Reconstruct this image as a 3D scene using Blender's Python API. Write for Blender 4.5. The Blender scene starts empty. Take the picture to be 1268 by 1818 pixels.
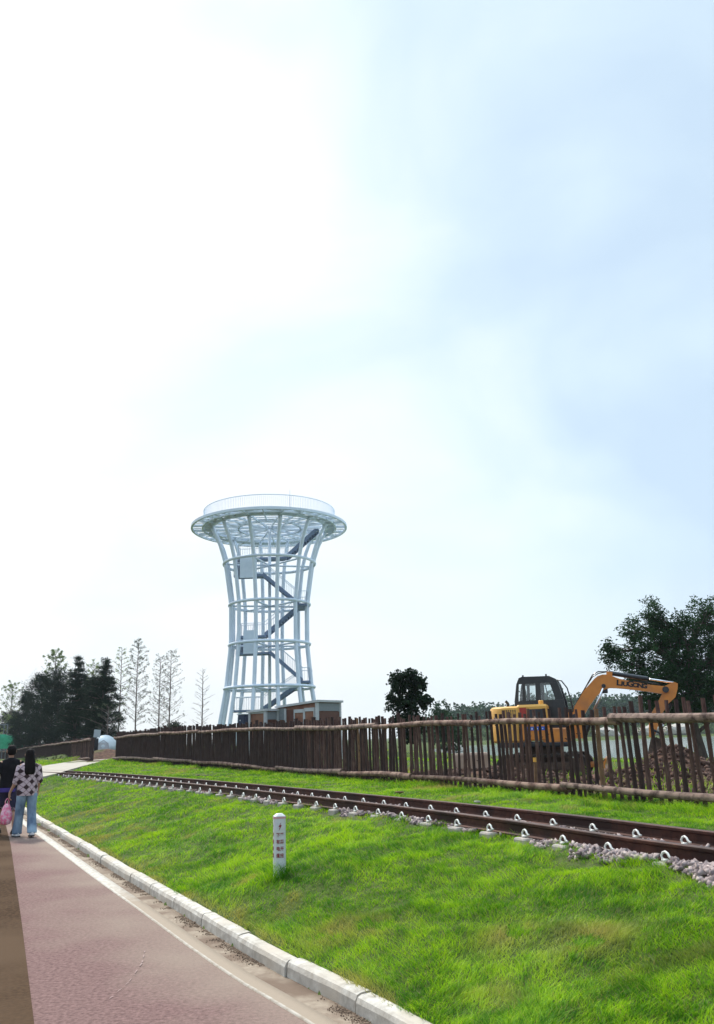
import bpy, bmesh, math, random
import numpy as np
from mathutils import Vector, Matrix, Euler

# ------------------------------------------------------------------ camera, sky, sun, exposure
sc = bpy.context.scene
C = sc.collection
CAM_H = 1.6
PITCH = math.atan(403 / 1450.0)
ROLL = 0.03
cam_d = bpy.data.cameras.new('camera')
cam = bpy.data.objects.new('camera', cam_d); C.objects.link(cam)
cam_d.sensor_fit = 'VERTICAL'; cam_d.sensor_height = 36.0; cam_d.lens = 1450.0 / 1818.0 * 36.0
cam_d.clip_start = 0.05; cam_d.clip_end = 9000
_U = Vector((0, -math.sin(PITCH), math.cos(PITCH))); _X = Vector((1, 0, 0))
_F = Vector((0, math.cos(PITCH), math.sin(PITCH)))
_r = _X * math.cos(ROLL) - _U * math.sin(ROLL); _u = _X * math.sin(ROLL) + _U * math.cos(ROLL)
M = Matrix((( _r.x, _u.x, -_F.x, 0), (_r.y, _u.y, -_F.y, 0), (_r.z, _u.z, -_F.z, CAM_H), (0, 0, 0, 1)))
cam.matrix_world = M
sc.camera = cam

SUN_EL, SUN_AZ = math.radians(50), math.radians(-28)      # azimuth clockwise from +Y
sdir = Vector((math.sin(SUN_AZ) * math.cos(SUN_EL), math.cos(SUN_AZ) * math.cos(SUN_EL), math.sin(SUN_EL)))
sd = bpy.data.lights.new('sun', 'SUN'); sd.energy = 3.0; sd.angle = math.radians(6); sd.color = (1.0, .95, .87)
sun = bpy.data.objects.new('sun', sd); C.objects.link(sun)
sun.rotation_euler = sdir.to_track_quat('Z', 'Y').to_euler()

w = bpy.data.worlds.new('World'); sc.world = w; w.use_nodes = True
nt = w.node_tree; nt.nodes.clear()
def wn(t, **k):
    n = nt.nodes.new(t)
    for a, b in k.items(): setattr(n, a, b)
    return n
def wl(a, b): nt.links.new(a, b)
wo = wn('ShaderNodeOutputWorld'); bg = wn('ShaderNodeBackground'); bg.inputs[1].default_value = 1.0
sky = wn('ShaderNodeTexSky', sky_type='NISHITA'); sky.sun_disc = False
sky.sun_elevation = SUN_EL; sky.sun_rotation = SUN_AZ
tc = wn('ShaderNodeTexCoord')
mp = wn('ShaderNodeMapping'); mp.inputs['Scale'].default_value = (1.0, 1.0, 1.7); mp.inputs['Rotation'].default_value = (0, .35, .2)
nz = wn('ShaderNodeTexNoise'); nz.inputs['Scale'].default_value = 2.3; nz.inputs['Detail'].default_value = 5; nz.inputs['Roughness'].default_value = .45
nz.inputs['Distortion'].default_value = .5
wl(tc.outputs['Generated'], mp.inputs[0]); wl(mp.outputs[0], nz.inputs['Vector'])
dp = wn('ShaderNodeVectorMath', operation='DOT_PRODUCT')
gx = Vector((-.62, .70, .30)).normalized()
dp.inputs[1].default_value = gx
wl(tc.outputs['Generated'], dp.inputs[0])
def mth(op, a, b=None, c=None, clamp=False, tree=None):
    tr = tree or nt
    n = tr.nodes.new('ShaderNodeMath'); n.operation = op; n.use_clamp = clamp
    for i, v in enumerate((a, b, c)):
        if v is None: continue
        if isinstance(v, (int, float)): n.inputs[i].default_value = v
        else: tr.links.new(v, n.inputs[i])
    return n.outputs[0]
# cloud thickness: 0 = bright white sheet, 1 = pale blue grey underside
g = mth('MULTIPLY_ADD', dp.outputs['Value'], -2.6, 2.42)
g2 = mth('MULTIPLY_ADD', nz.outputs['Fac'], 2.2, -1.25)
fac = mth('ADD', g, g2, clamp=True)
cr = wn('ShaderNodeValToRGB'); e = cr.color_ramp.elements
e[0].position = 0.0; e[0].color = (1.03, 1.03, 1.03, 1)
e[1].position = 1.0; e[1].color = (.60, .76, .92, 1)
m_ = cr.color_ramp.elements.new(.35); m_.color = (.87, .99, 1.02, 1)
m_ = cr.color_ramp.elements.new(.7); m_.color = (.70, .86, .97, 1)
wl(fac, cr.inputs[0])
sep = wn('ShaderNodeSeparateXYZ'); wl(tc.outputs['Generated'], sep.inputs[0])
hz = mth('MULTIPLY_ADD', sep.outputs['Z'], -5.5, 1.0, clamp=True)      # paler air low over the horizon
hm = wn('ShaderNodeMix', data_type='RGBA'); wl(mth('MULTIPLY', hz, .6), hm.inputs[0]); wl(cr.outputs[0], hm.inputs[6]); hm.inputs[7].default_value = (1.02, 1.04, 1.06, 1)
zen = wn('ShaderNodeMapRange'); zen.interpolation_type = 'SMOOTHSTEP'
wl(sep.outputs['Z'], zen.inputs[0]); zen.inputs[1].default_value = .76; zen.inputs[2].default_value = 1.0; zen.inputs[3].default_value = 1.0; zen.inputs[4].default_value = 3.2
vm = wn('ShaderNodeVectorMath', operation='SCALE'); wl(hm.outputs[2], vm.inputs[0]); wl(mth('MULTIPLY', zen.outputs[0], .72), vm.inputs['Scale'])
sk = wn('ShaderNodeVectorMath', operation='SCALE'); wl(sky.outputs[0], sk.inputs[0]); sk.inputs['Scale'].default_value = .12
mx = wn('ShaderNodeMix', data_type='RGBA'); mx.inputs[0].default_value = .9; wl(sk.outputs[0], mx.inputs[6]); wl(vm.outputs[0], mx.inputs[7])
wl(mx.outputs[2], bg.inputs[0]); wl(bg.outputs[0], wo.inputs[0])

vs = sc.view_settings; sc.display_settings.display_device = 'sRGB'
vs.view_transform = 'Standard'; vs.look = 'None'; vs.gamma = 1.0; vs.exposure = 0.6
try: vs.use_curve_mapping = False
except Exception: pass
sc.cycles.max_bounces = 6; sc.cycles.transparent_max_bounces = 12
sc.cycles.volume_bounces = 0

# ------------------------------------------------------------------ helpers
R = random.Random(7)
rng = np.random.default_rng(11)

def tag(o, label=None, cat=None, group=None, kind=None):
    if label: o['label'] = label
    if cat: o['category'] = cat
    if group: o['group'] = group
    if kind: o['kind'] = kind
    return o
def empty(name, loc=(0, 0, 0), rz=0, **k):
    o = bpy.data.objects.new(name, None); C.objects.link(o); o.location = loc; o.rotation_euler = (0, 0, rz)
    o.empty_display_size = .2
    return tag(o, **k)
def copy_tree(o, parent=None):
    c = o.copy(); C.objects.link(c); c.parent = parent
    for ch in list(o.children): copy_tree(ch, c)
    return c

class MB:
    def __init__(s): s.v = []; s.f = []
    def add(s, vs, fs):
        b = len(s.v); s.v += [tuple(p) for p in vs]; s.f += [tuple(i + b for i in f) for f in fs]; return s
    def box(s, c, d, rot=None, bev=0.0, taper=1.0):
        hx, hy, hz = d[0] / 2, d[1] / 2, d[2] / 2
        if bev <= 0:
            vs = [(x * (taper if z > 0 else 1), y * (taper if z > 0 else 1), z) for z in (-hz, hz) for x, y in ((-hx, -hy), (hx, -hy), (hx, hy), (-hx, hy))]
            fs = [(3, 2, 1, 0), (4, 5, 6, 7), (0, 1, 5, 4), (1, 2, 6, 5), (2, 3, 7, 6), (3, 0, 4, 7)]
        else:
            b = min(bev, hx * .9, hy * .9, hz * .9)
            ring = lambda ax, ay, z: [(-ax + b, -ay, z), (ax - b, -ay, z), (ax, -ay + b, z), (ax, ay - b, z), (ax - b, ay, z), (-ax + b, ay, z), (-ax, ay - b, z), (-ax, -ay + b, z)]
            vs = ring(hx - b * .6, hy - b * .6, -hz) + ring(hx, hy, -hz + b) + ring(hx, hy, hz - b) + ring(hx - b * .6, hy - b * .6, hz)
            fs = [tuple(range(7, -1, -1)), tuple(range(24, 32))]
            for k in range(3):
                for i in range(8):
                    j = (i + 1) % 8; fs.append((k * 8 + i, k * 8 + j, k * 8 + 8 + j, k * 8 + 8 + i))
        m = Matrix.Translation(Vector(c)) @ (Euler(rot).to_matrix().to_4x4() if rot else Matrix.Identity(4))
        return s.add([m @ Vector(p) for p in vs], fs)
    def tube(s, pts, rad, n=8, cap=True, jit=0.0, flat=1.0):
        pts = [Vector(p) for p in pts]
        rr = rad if isinstance(rad, (list, tuple)) else [rad] * len(pts)
        t0 = (pts[1] - pts[0]).normalized()
        a = t0.orthogonal().normalized()
        if abs(t0.z) < .9: a = Vector((0, 0, 1)).cross(t0).normalized()
        vs = []; prev = t0
        for i, p in enumerate(pts):
            t = (pts[min(i + 1, len(pts) - 1)] - pts[max(i - 1, 0)])
            t = t.normalized() if t.length > 1e-9 else prev
            q = prev.rotation_difference(t); a = (q @ a); a = (a - t * a.dot(t)).normalized(); b = t.cross(a); prev = t
            for k in range(n):
                th = 2 * math.pi * k / n; r = rr[i] * (1 + (R.uniform(-jit, jit) if jit else 0))
                vs.append(p + a * (math.cos(th) * r) + b * (math.sin(th) * r * flat))
        fs = []
        for i in range(len(pts) - 1):
            for k in range(n):
                j = (k + 1) % n; fs.append((i * n + k, i * n + j, i * n + n + j, i * n + n + k))
        if cap: fs.append(tuple(range(n - 1, -1, -1))); fs.append(tuple(range((len(pts) - 1) * n, len(pts) * n)))
        return s.add(vs, fs)
    def loft(s, rings, cap=True, closed=True):
        n = len(rings[0]); vs = [p for r in rings for p in r]; fs = []
        for i in range(len(rings) - 1):
            for k in range(n if closed else n - 1):
                j = (k + 1) % n; fs.append((i * n + k, i * n + j, i * n + n + j, i * n + n + k))
        if cap: fs.append(tuple(range(n - 1, -1, -1))); fs.append(tuple(range((len(rings) - 1) * n, len(rings) * n)))
        return s.add(vs, fs)
    def lathe(s, prof, c=(0, 0, 0), n=24, cap=True):
        return s.loft([[(c[0] + r * math.cos(2 * math.pi * k / n), c[1] + r * math.sin(2 * math.pi * k / n), c[2] + z) for k in range(n)] for r, z in prof], cap)
    def prism(s, poly, y0, y1, m=None):
        """outline in x,z pushed along y"""
        n = len(poly); vs = [Vector((x, y0, z)) for x, z in poly] + [Vector((x, y1, z)) for x, z in poly]
        ar = sum(poly[i][0] * poly[(i + 1) % n][1] - poly[(i + 1) % n][0] * poly[i][1] for i in range(n))
        f0 = tuple(range(n)); f1 = tuple(range(2 * n - 1, n - 1, -1))
        fs = [f0, f1] + [((i + 1) % n, i, n + i, n + (i + 1) % n) for i in range(n)]
        if ar < 0: fs = [tuple(reversed(f)) for f in fs]
        if m is not None: vs = [m @ p for p in vs]
        return s.add(vs, fs)
    def build(s, name, mat, parent=None, smooth=False, **k):
        me = bpy.data.meshes.new(name); me.from_pydata(s.v, [], s.f); me.update()
        if smooth: me.polygons.foreach_set('use_smooth', [True] * len(me.polygons))
        if mat: me.materials.append(mat)
        o = bpy.data.objects.new(name, me); C.objects.link(o); o.parent = parent
        if smooth == 'auto':
            try: me.set_sharp_from_angle(angle=math.radians(40))
            except Exception: pass
        return tag(o, **k)

def npmesh(name, V, F, mat, parent=None, attrs=None, smooth=False, **k):
    """V (n,3), F (m,3) or (m,4) arrays"""
    me = bpy.data.meshes.new(name); V = np.asarray(V, np.float32); F = np.asarray(F, np.int32)
    me.vertices.add(len(V)); me.vertices.foreach_set('co', V.ravel())
    q = F.shape[1]; me.loops.add(F.size); me.loops.foreach_set('vertex_index', F.ravel())
    me.polygons.add(len(F)); me.polygons.foreach_set('loop_start', np.arange(0, F.size, q, dtype=np.int32))
    if smooth: me.polygons.foreach_set('use_smooth', np.ones(len(F), bool))
    me.update(calc_edges=True)
    for a, vals in (attrs or {}).items():
        at = me.attributes.new(a, 'FLOAT', 'POINT'); at.data.foreach_set('value', np.asarray(vals, np.float32))
    me.materials.append(mat)
    o = bpy.data.objects.new(name, me); C.objects.link(o); o.parent = parent
    return tag(o, **k)

def mat(name, c1, c2=None, scale=6, rough=.75, bump=0.0, metal=0.0, big=None, bscale=.6, bdist=.02, stretch=(1, 1, 1), spec=.4, detail=6, attr=None, coat=0, lo=.35, hi=.65):
    m = bpy.data.materials.new(name); m.use_nodes = True; t = m.node_tree; N = t.nodes; p = N['Principled BSDF']
    def n(ty, **k):
        x = N.new(ty)
        for a, b in k.items(): setattr(x, a, b)
        return x
    L = t.links.new
    p.inputs['Roughness'].default_value = rough; p.inputs['Metallic'].default_value = metal
    p.inputs['Specular IOR Level'].default_value = spec
    if coat: p.inputs['Coat Weight'].default_value = coat; p.inputs['Coat Roughness'].default_value = .1
    c2 = c2 or tuple(x * .75 for x in c1)
    tcn = n('ShaderNodeTexCoord'); mpn = n('ShaderNodeMapping'); mpn.inputs['Scale'].default_value = stretch
    L(tcn.outputs['Object'], mpn.inputs[0])
    nz = n('ShaderNodeTexNoise'); nz.inputs['Scale'].default_value = scale; nz.inputs['Detail'].default_value = detail; nz.inputs['Roughness'].default_value = .62
    L(mpn.outputs[0], nz.inputs['Vector'])
    rp = n('ShaderNodeValToRGB'); rp.color_ramp.elements[0].position = lo; rp.color_ramp.elements[1].position = hi
    rp.color_ramp.elements[0].color = (*c1, 1); rp.color_ramp.elements[1].color = (*c2, 1)
    L(nz.outputs['Fac'], rp.inputs[0]); col = rp.outputs[0]
    if attr:
        at = n('ShaderNodeAttribute', attribute_name=attr[0]); mr = n('ShaderNodeMix', data_type='RGBA'); L(at.outputs['Fac'], mr.inputs[0]); L(col, mr.inputs[6]); mr.inputs[7].default_value = (*attr[1], 1); col = mr.outputs[2]
    if big:
        nb = n('ShaderNodeTexNoise'); nb.inputs['Scale'].default_value = bscale; nb.inputs['Detail'].default_value = 3; L(tcn.outputs['Object'], nb.inputs['Vector'])
        r2 = n('ShaderNodeValToRGB'); r2.color_ramp.elements[0].position = .45; r2.color_ramp.elements[1].position = .62
        L(nb.outputs['Fac'], r2.inputs[0])
        mb = n('ShaderNodeMix', data_type='RGBA'); L(r2.outputs[0], mb.inputs[0]); L(col, mb.inputs[6]); mb.inputs[7].default_value = (*big, 1); col = mb.outputs[2]
    L(col, p.inputs['Base Color'])
    if bump:
        b = n('ShaderNodeBump'); b.inputs['Strength'].default_value = bump; b.inputs['Distance'].default_value = bdist
        L(nz.outputs['Fac'], b.inputs['Height']); L(b.outputs[0], p.inputs['Normal'])
    return m
def nodes_of(m): return m.node_tree, m.node_tree.nodes['Principled BSDF']

def catmull(pts, step):
    P = [np.array(p, float) for p in pts]; P = [2 * P[0] - P[1]] + P + [2 * P[-1] - P[-2]]; out = []
    for i in range(1, len(P) - 2):
        a, b, c, d = P[i - 1:i + 3]; n = max(2, int(np.linalg.norm(c - b) / step))
        for k in range(n):
            t = k / n
            out.append(.5 * (2 * b + (c - a) * t + (2 * a - 5 * b + 4 * c - d) * t * t + (-a + 3 * b - 3 * c + d) * t ** 3))
    out.append(P[-2]); return np.array(out)

def pl_dist(P, poly):
    """signed distance (right of travel positive) and arclength of the nearest point of a polyline"""
    P = np.asarray(P, float)[:, :2]; A = poly[:-1, :2]; B = poly[1:, :2]; D = B - A; L = np.linalg.norm(D, axis=1); S = np.concatenate([[0], np.cumsum(L)])
    od = np.empty(len(P)); os_ = np.empty(len(P))
    for i in range(0, len(P), 40000):
        Q = P[i:i + 40000]; rel = Q[:, None, :] - A[None]
        t = np.clip((rel * D).sum(2) / (L * L), 0, 1); near = rel - D * t[..., None]
        d2 = (near ** 2).sum(2); k = d2.argmin(1); ii = np.arange(len(Q))
        cr = D[k, 0] * rel[ii, k, 1] - D[k, 1] * rel[ii, k, 0]
        od[i:i + 40000] = np.sqrt(d2[ii, k]) * np.where(cr < 0, 1, -1); os_[i:i + 40000] = S[k] + t[ii, k] * L[k]
    return od, os_
def at_s(poly, s):
    D = np.diff(poly, axis=0); L = np.linalg.norm(D[:, :2], axis=1); S = np.concatenate([[0], np.cumsum(L)])
    s = np.clip(s, 0, S[-1] - 1e-6); k = np.clip(np.searchsorted(S, s, 'right') - 1, 0, len(L) - 1); t = (s - S[k]) / L[k]
    return poly[k] + D[k] * np.asarray(t)[..., None], D[k] / L[k][..., None], S[-1]
def vnoise(x, y, sc_, seed=0):
    x = np.asarray(x) / sc_ + seed * 17.3; y = np.asarray(y) / sc_ + seed * 9.1
    xi = np.floor(x).astype(np.int64); yi = np.floor(y).astype(np.int64); fx = x - xi; fy = y - yi
    def hsh(a, b):
        h_ = (a * 374761393 + b * 668265263 + seed * 1442695) & 0xffffffff; h_ = ((h_ ^ (h_ >> 13)) * 1274126177) & 0xffffffff
        return ((h_ ^ (h_ >> 16)) & 0xffff) / 65535.0
    fx = fx * fx * (3 - 2 * fx); fy = fy * fy * (3 - 2 * fy)
    return (hsh(xi, yi) * (1 - fx) + hsh(xi + 1, yi) * fx) * (1 - fy) + (hsh(xi, yi + 1) * (1 - fx) + hsh(xi + 1, yi + 1) * fx) * fy
def inpoly(x, y, poly):
    ins = np.zeros(len(x), bool); n = len(poly)
    for i in range(n):
        x0, y0 = poly[i]; x1, y1 = poly[(i + 1) % n]
        c = ((y0 > y) != (y1 > y)) & (x < (x1 - x0) * (y - y0) / (y1 - y0 + 1e-12) + x0); ins ^= c
    return ins
def sstep(a, b, x): t = np.clip((x - a) / (b - a), 0, 1); return t * t * (3 - 2 * t)

# ------------------------------------------------------------------ ground lines (metres; camera stands at the origin)
KERB = catmull([(8, -9), (3.1, 0), (1.08, 3.4), (-.14, 5.62), (-.63, 6.44), (-1.21, 7.51), (-2.05, 9.13), (-3.38, 11.67), (-5.24, 15.29), (-7.54, 19.73), (-8.76, 22.17), (-12, 27.9), (-16, 34), (-22, 42), (-34, 56), (-60, 80)], .5)
KC = KERB[::3]
RAIL = catmull([(9.5, -10), (5.9, -1.2), (4.2, 2.5), (2.46, 6.25), (2.06, 7.12), (1.41, 8.73), (.36, 10.92), (-1.16, 13.8), (-2.72, 16.7), (-4.58, 20.0), (-7.22, 24.5), (-8.96, 27.32), (-10.9, 30.17), (-13.5, 33.6), (-17.5, 38.3), (-25, 46), (-40, 58)], .5)
RC = RAIL[::2]
FEN = [(7.0, 4.4, .62), (5.5, 8.0, .62), (4.34, 10.85, .62), (3.14, 13.73, .62), (2.22, 16.13, .62), (.88, 18.86, .62), (-.71, 22.53, .62), (-2.74, 26.36, .64), (-5.53, 31.37, .70), (-8.06, 35.15, .80), (-12.78, 43.71, .85)]
FEN2 = [(-15.37, 48, .85), (-19.16, 56, .75), (-23.89, 66, .64), (-31.87, 82, .52), (-47.13, 110, .28)]
FC = np.array(FEN)
BAL = [(2.4, 6.2), (2.23, 6.69), (1.89, 7.3), (1.74, 8.18), (1.83, 9.23), (1.22, 9.53), (.33, 10.55), (-.41, 12.43), (-1.79, 15.27), (-4.35, 20.84)]
_d, _s = pl_dist(np.array(BAL), RAIL); _o = np.argsort(_s); BS, BW = _s[_o], -_d[_o]
BS = np.concatenate([[0, BS[0] - 2], BS, [BS[-1] + 6, BS[-1] + 60]]); BW = np.clip(np.concatenate([[.8, .8], BW + np.where(BS[2:-2] < BS[2:-2][3] + .2, .13, .0), [.05, .03]]), .03, 1.2)
CROSS = [((-12.2, 25.6, .02), (-15.9, 31.9, .02)), ((-11.0, 28.3, .60), (-14.3, 33.2, .60)), ((-10.7, 30.1, .745), (-14.3, 35, .745)), ((-11.2, 32, .745), (-14.8, 38, .745)), ((-12.9, 39.2, .76), (-16, 43, .76)), ((-15, 51.3, .86), (-17.8, 55.8, .86)), ((-15.3, 54, 1.1), (-18, 58, 1.3))]
CPOLY = [a[:2] for a, b in CROSS] + [b[:2] for a, b in reversed(CROSS)]
LAKE = [(9, 100), (12, 74), (18, 58), (26, 51), (60, 48), (160, 60), (220, 200), (150, 245), (83, 227), (20, 180), (11, 140)]

cp = []
for i in range(0, len(KERB), 3):
    d = KERB[min(i + 1, len(KERB) - 1)] - KERB[i - 1 if i else 0]; d = d / np.linalg.norm(d); nn = np.array([d[1], -d[0]])
    p = KERB[i] + nn * .14; cp.append((p[0], p[1], .10)); p = KERB[i] - nn * 3; cp.append((p[0], p[1], .08))
for i in range(0, len(RAIL), 4):
    d = RAIL[min(i + 1, len(RAIL) - 1)] - RAIL[i - 1 if i else 0]; d = d / np.linalg.norm(d); nn = np.array([d[1], -d[0]])
    for off, z in ((-.40, .605), (.4, .56), (1.3, .58)):
        p = RAIL[i] + nn * off
        if len(RAIL) * 0 + p[1] < 60: cp.append((p[0], p[1], z + (.06 if p[1] > 28 else 0)))
cp += [(-.85, 8.5, .38)]
cp += FEN + FEN2
for a, b in CROSS[1:]: cp += [(a[0], a[1], a[2] - .07), (b[0], b[1], b[2] - .07)]
cp += [(4.4, 21, .52), (1.5, 20, .55), (8, 20, .5), (12.4, 32, .1), (16, 20, .4), (9, 8, .6), (14, 5, .6), (20, -5, .5), (1.5, 28, .5), (5, 40, .3), (-3, 40, .75), (-8, 72, 1.2), (-2, 60, .9), (-19, 62, 1.75),
       (-23, 75, 1.2), (-29, 88, 1.1), (-37, 104, 1.0), (-25, 48, .45), (-36, 62, .3), (-14, 60, 1.4), (-16.6, 54.5, 1.45), (-13, 52, 1.3), (9, 60, 0), (20, 44, 0.0), (60, 40, 0), (-40, 100, .6), (-60, 160, .2), (-100, 60, 0), (-30, 0, 0), (-20, -30, 0), (40, -40, .3), (0, -60, .2), (10, 200, .3), (60, 260, .4), (0, 300, .3), (-150, 300, 0), (300, 100, 0), (300, 300, .5), (250, 20, .2)]
cp = np.array(cp)
_K = np.linalg.norm(cp[:, None, :2] - cp[None, :, :2], axis=2); _K += np.eye(len(cp)) * -.05
_n = len(cp); _A = np.zeros((_n + 1, _n + 1)); _A[:_n, :_n] = _K; _A[_n, :_n] = 1; _A[:_n, _n] = 1
_W = np.linalg.solve(_A, np.concatenate([cp[:, 2], [0]]))
def lake_d(x, y):
    poly = np.array(LAKE + [LAKE[0]], float); d, _ = pl_dist(np.stack([x, y], 1), poly)
    d = np.abs(d); return np.where(inpoly(x, y, LAKE), -d, d)
def ground(x, y, soft=True):
    x = np.atleast_1d(np.asarray(x, float)); y = np.atleast_1d(np.asarray(y, float)); r = np.hypot(x, y)
    z = np.empty(len(x))
    for i in range(0, len(x), 20000):
        k = np.hypot(x[i:i + 20000, None] - cp[None, :, 0], y[i:i + 20000, None] - cp[None, :, 1]); z[i:i + 20000] = k @ _W[:_n] + _W[_n]
    z = z * (1 - sstep(280, 420, r)) + .3 * sstep(280, 420, r)
    P = np.stack([x, y], 1); kd, _ = pl_dist(P, KC); rd, rs = pl_dist(P, RC)
    w_ = np.interp(rs, BS, BW)
    bz = np.where(rd < 0, .650 - .21 * np.clip(-rd - .27, 0, 2) / np.maximum(w_ - .1, .3), .625 - .2 * np.clip(rd - .95, 0, .5)) + np.where(y > 28, .03, 0)
    on = sstep(-w_ - .12, -w_ + .05, rd) * (1 - sstep(1.1, 1.4, rd))
    z = z * (1 - on) + np.maximum(z, bz) * on
    lawn = (kd > .13) & (on < .1)
    if soft:
        z = z + np.where(lawn & (r < 60), (vnoise(x, y, .55, 3) - .5) * .075 + (vnoise(x, y, .21, 4) - .5) * .055, 0) * np.clip((kd - .13) * 2, 0, 1)
        z = z + np.where((r > 18) & (r < 70), (vnoise(x, y, 2.2, 5) - .5) * .12, 0) * np.clip((kd - 8) / 4, 0, 1)
    # soil heaps thrown up beyond the fence
    for (mx_, my_, mh, rx, ry) in MOUNDS:
        q = ((x - mx_) / rx) ** 2 + ((y - my_) / ry) ** 2; z = z + mh * np.exp(-q * 1.6) * (1 + .5 * (vnoise(x, y, .45, 8) - .5))
    near = r < 700
    ld = np.full(len(x), 50.0)
    if near.any(): ld[near] = lake_d(x[near], y[near])
    z = np.where(ld < 14, z * sstep(-1, 14, ld) + (-1.5) * (1 - sstep(-9, 5, ld)) * 1.0, z)
    z = np.where(kd < .06, np.minimum(z, -.06), np.minimum(z, .092 + np.maximum(0, kd - .12) * .6))
    return z
MOUNDS = [(6.75, 18.8, .62, 1.1, .9), (9.1, 18.2, .35, 1.4, 1.1), (5.6, 17.2, .35, 1.6, .8), (3.0, 18.2, .3, 1.6, .8), (2.0, 20.5, .25, 1.6, 1), (11.5, 17.0, .35, 2, 1), (-16.2, 53.5, .2, 2.6, 2), (-12.5, 52.5, .3, 2.6, 2)]
HAZE = 0.0003

# ------------------------------------------------------------------ terrain
def grass_ground_mat():
    m = mat('ground', (.085, .11, .03), (.045, .07, .015), scale=9, rough=.95, bump=.5, bdist=.03, spec=.1)
    t, p = nodes_of(m); N = t.nodes; L = t.links.new
    base = p.inputs['Base Color'].links[0].from_socket
    tcn = N.new('ShaderNodeTexCoord')
    def noise(s, d=5):
        n = N.new('ShaderNodeTexNoise'); n.inputs['Scale'].default_value = s; n.inputs['Detail'].default_value = d; L(tcn.outputs['Object'], n.inputs['Vector']); return n.outputs['Fac']
    # bare soil
    rp = N.new('ShaderNodeValToRGB'); rp.color_ramp.elements[0].color = (.035, .016, .011, 1); rp.color_ramp.elements[1].color = (.15, .085, .06, 1); rp.color_ramp.elements[0].position = .35; rp.color_ramp.elements[1].position = .7
    L(noise(5, 8), rp.inputs[0])
    at = N.new('ShaderNodeAttribute'); at.attribute_name = 'soil'
    f = mth('MULTIPLY_ADD', noise(.9, 4), 2.4, -1.2, tree=t); f = mth('ADD', mth('MULTIPLY_ADD', at.outputs['Fac'], 2.2, -1.1, tree=t), f, tree=t); f = mth('ADD', f, .5, clamp=True, tree=t)
    mx = N.new('ShaderNodeMix'); mx.data_type = 'RGBA'; L(f, mx.inputs[0]); L(base, mx.inputs[6]); L(rp.outputs[0], mx.inputs[7])
    # dusty grit under the track
    a2 = N.new('ShaderNodeAttribute'); a2.attribute_name = 'grit'
    m2 = N.new('ShaderNodeMix'); m2.data_type = 'RGBA'; L(a2.outputs['Fac'], m2.inputs[0]); L(mx.outputs[2], m2.inputs[6]); m2.inputs[7].default_value = (.10, .08, .075, 1)
    L(m2.outputs[2], p.inputs['Base Color'])
    return m
nr, na = 360, 600
rad_ = .6 * (3400 / .6) ** (np.arange(nr) / (nr - 1)); ang = np.arange(na) / na * 2 * np.pi
X = (rad_[:, None] * np.sin(ang)).ravel(); Y = (rad_[:, None] * np.cos(ang)).ravel()
Z = ground(X, Y)
V = np.concatenate([np.stack([X, Y, Z], 1), [[0, 0, -.06]]])
i_ = np.arange(nr - 1)[:, None] * na; j_ = np.arange(na)[None]; jn = (j_ + 1) % na
F = np.stack([i_ + j_, i_ + na + j_, i_ + na + jn, i_ + jn], 2).reshape(-1, 4)
rd_, rs_ = pl_dist(V, RC); kd_, _ = pl_dist(V, KC); fd_, _ = pl_dist(V, FC)
r_ = np.hypot(V[:, 0], V[:, 1])
soil = sstep(.2, 1.2, fd_) * (V[:, 0] > -11) * (1 - sstep(26, 34, r_)) * (.5 + .5 * sstep(0, 3, V[:, 0] + .2 * V[:, 1] - 3))
for a, b, c, d, e_ in MOUNDS: soil = np.maximum(soil, np.exp(-(((V[:, 0] - a) / d) ** 2 + ((V[:, 1] - b) / e_) ** 2) * .8))
soil = np.where((r_ > 45) & (r_ < 60) & (V[:, 0] < -10) & (kd_ > 8), .7, soil)
grit = sstep(-np.interp(rs_, BS, BW) - .05, -np.interp(rs_, BS, BW) + .08, rd_) * (1 - sstep(1.05, 1.25, rd_)) * (V[:, 1] < 45)
ground_o = npmesh('ground', V, F, grass_ground_mat(), attrs={'soil': soil, 'grit': grit}, smooth=True, kind='structure')

# ------------------------------------------------------------------ red asphalt path, its edge strip and painted line
def ribbon(name, poly, offs, z, m, attr=True, **k):
    pts = poly; D = np.gradient(pts, axis=0); D /= np.linalg.norm(D, axis=1)[:, None]; Nn = np.stack([D[:, 1], -D[:, 0]], 1)
    V = []; S = []
    offs = [offs[0]] + list(offs) + ([offs[-1]] if z > 0 else [])      # a turned-down edge on each side, no open gap under the sheet
    for k_, o in enumerate(offs):
        q = pts + Nn * o; V.append(np.column_stack([q, np.full(len(q), z if 0 < k_ < len(offs) - (1 if z > 0 else 0) else -.02)])); S.append(np.full(len(q), -o))
    V = np.concatenate(V); n = len(pts); F = []
    for a in range(len(offs) - 1):
        for i in range(n - 1): F.append((a * n + i, a * n + n + i, a * n + n + i + 1, a * n + i + 1))
    return npmesh(name, V, F, m, attrs={'edge': np.concatenate(S), 'wear': (1 - sstep(8.5, 11.5, V[:, 1])) * np.where(np.concatenate(S) > .285, .45, 1)}, **k)
am = mat('red_asphalt', (.25, .152, .138), (.095, .056, .052), scale=32, rough=.95, bump=.8, bdist=.01, spec=.1, detail=8, lo=.3, hi=.7)
t, p = nodes_of(am); N = t.nodes; L = t.links.new
base = p.inputs['Base Color'].links[0].from_socket
tcn = N.new('ShaderNodeTexCoord')
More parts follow.
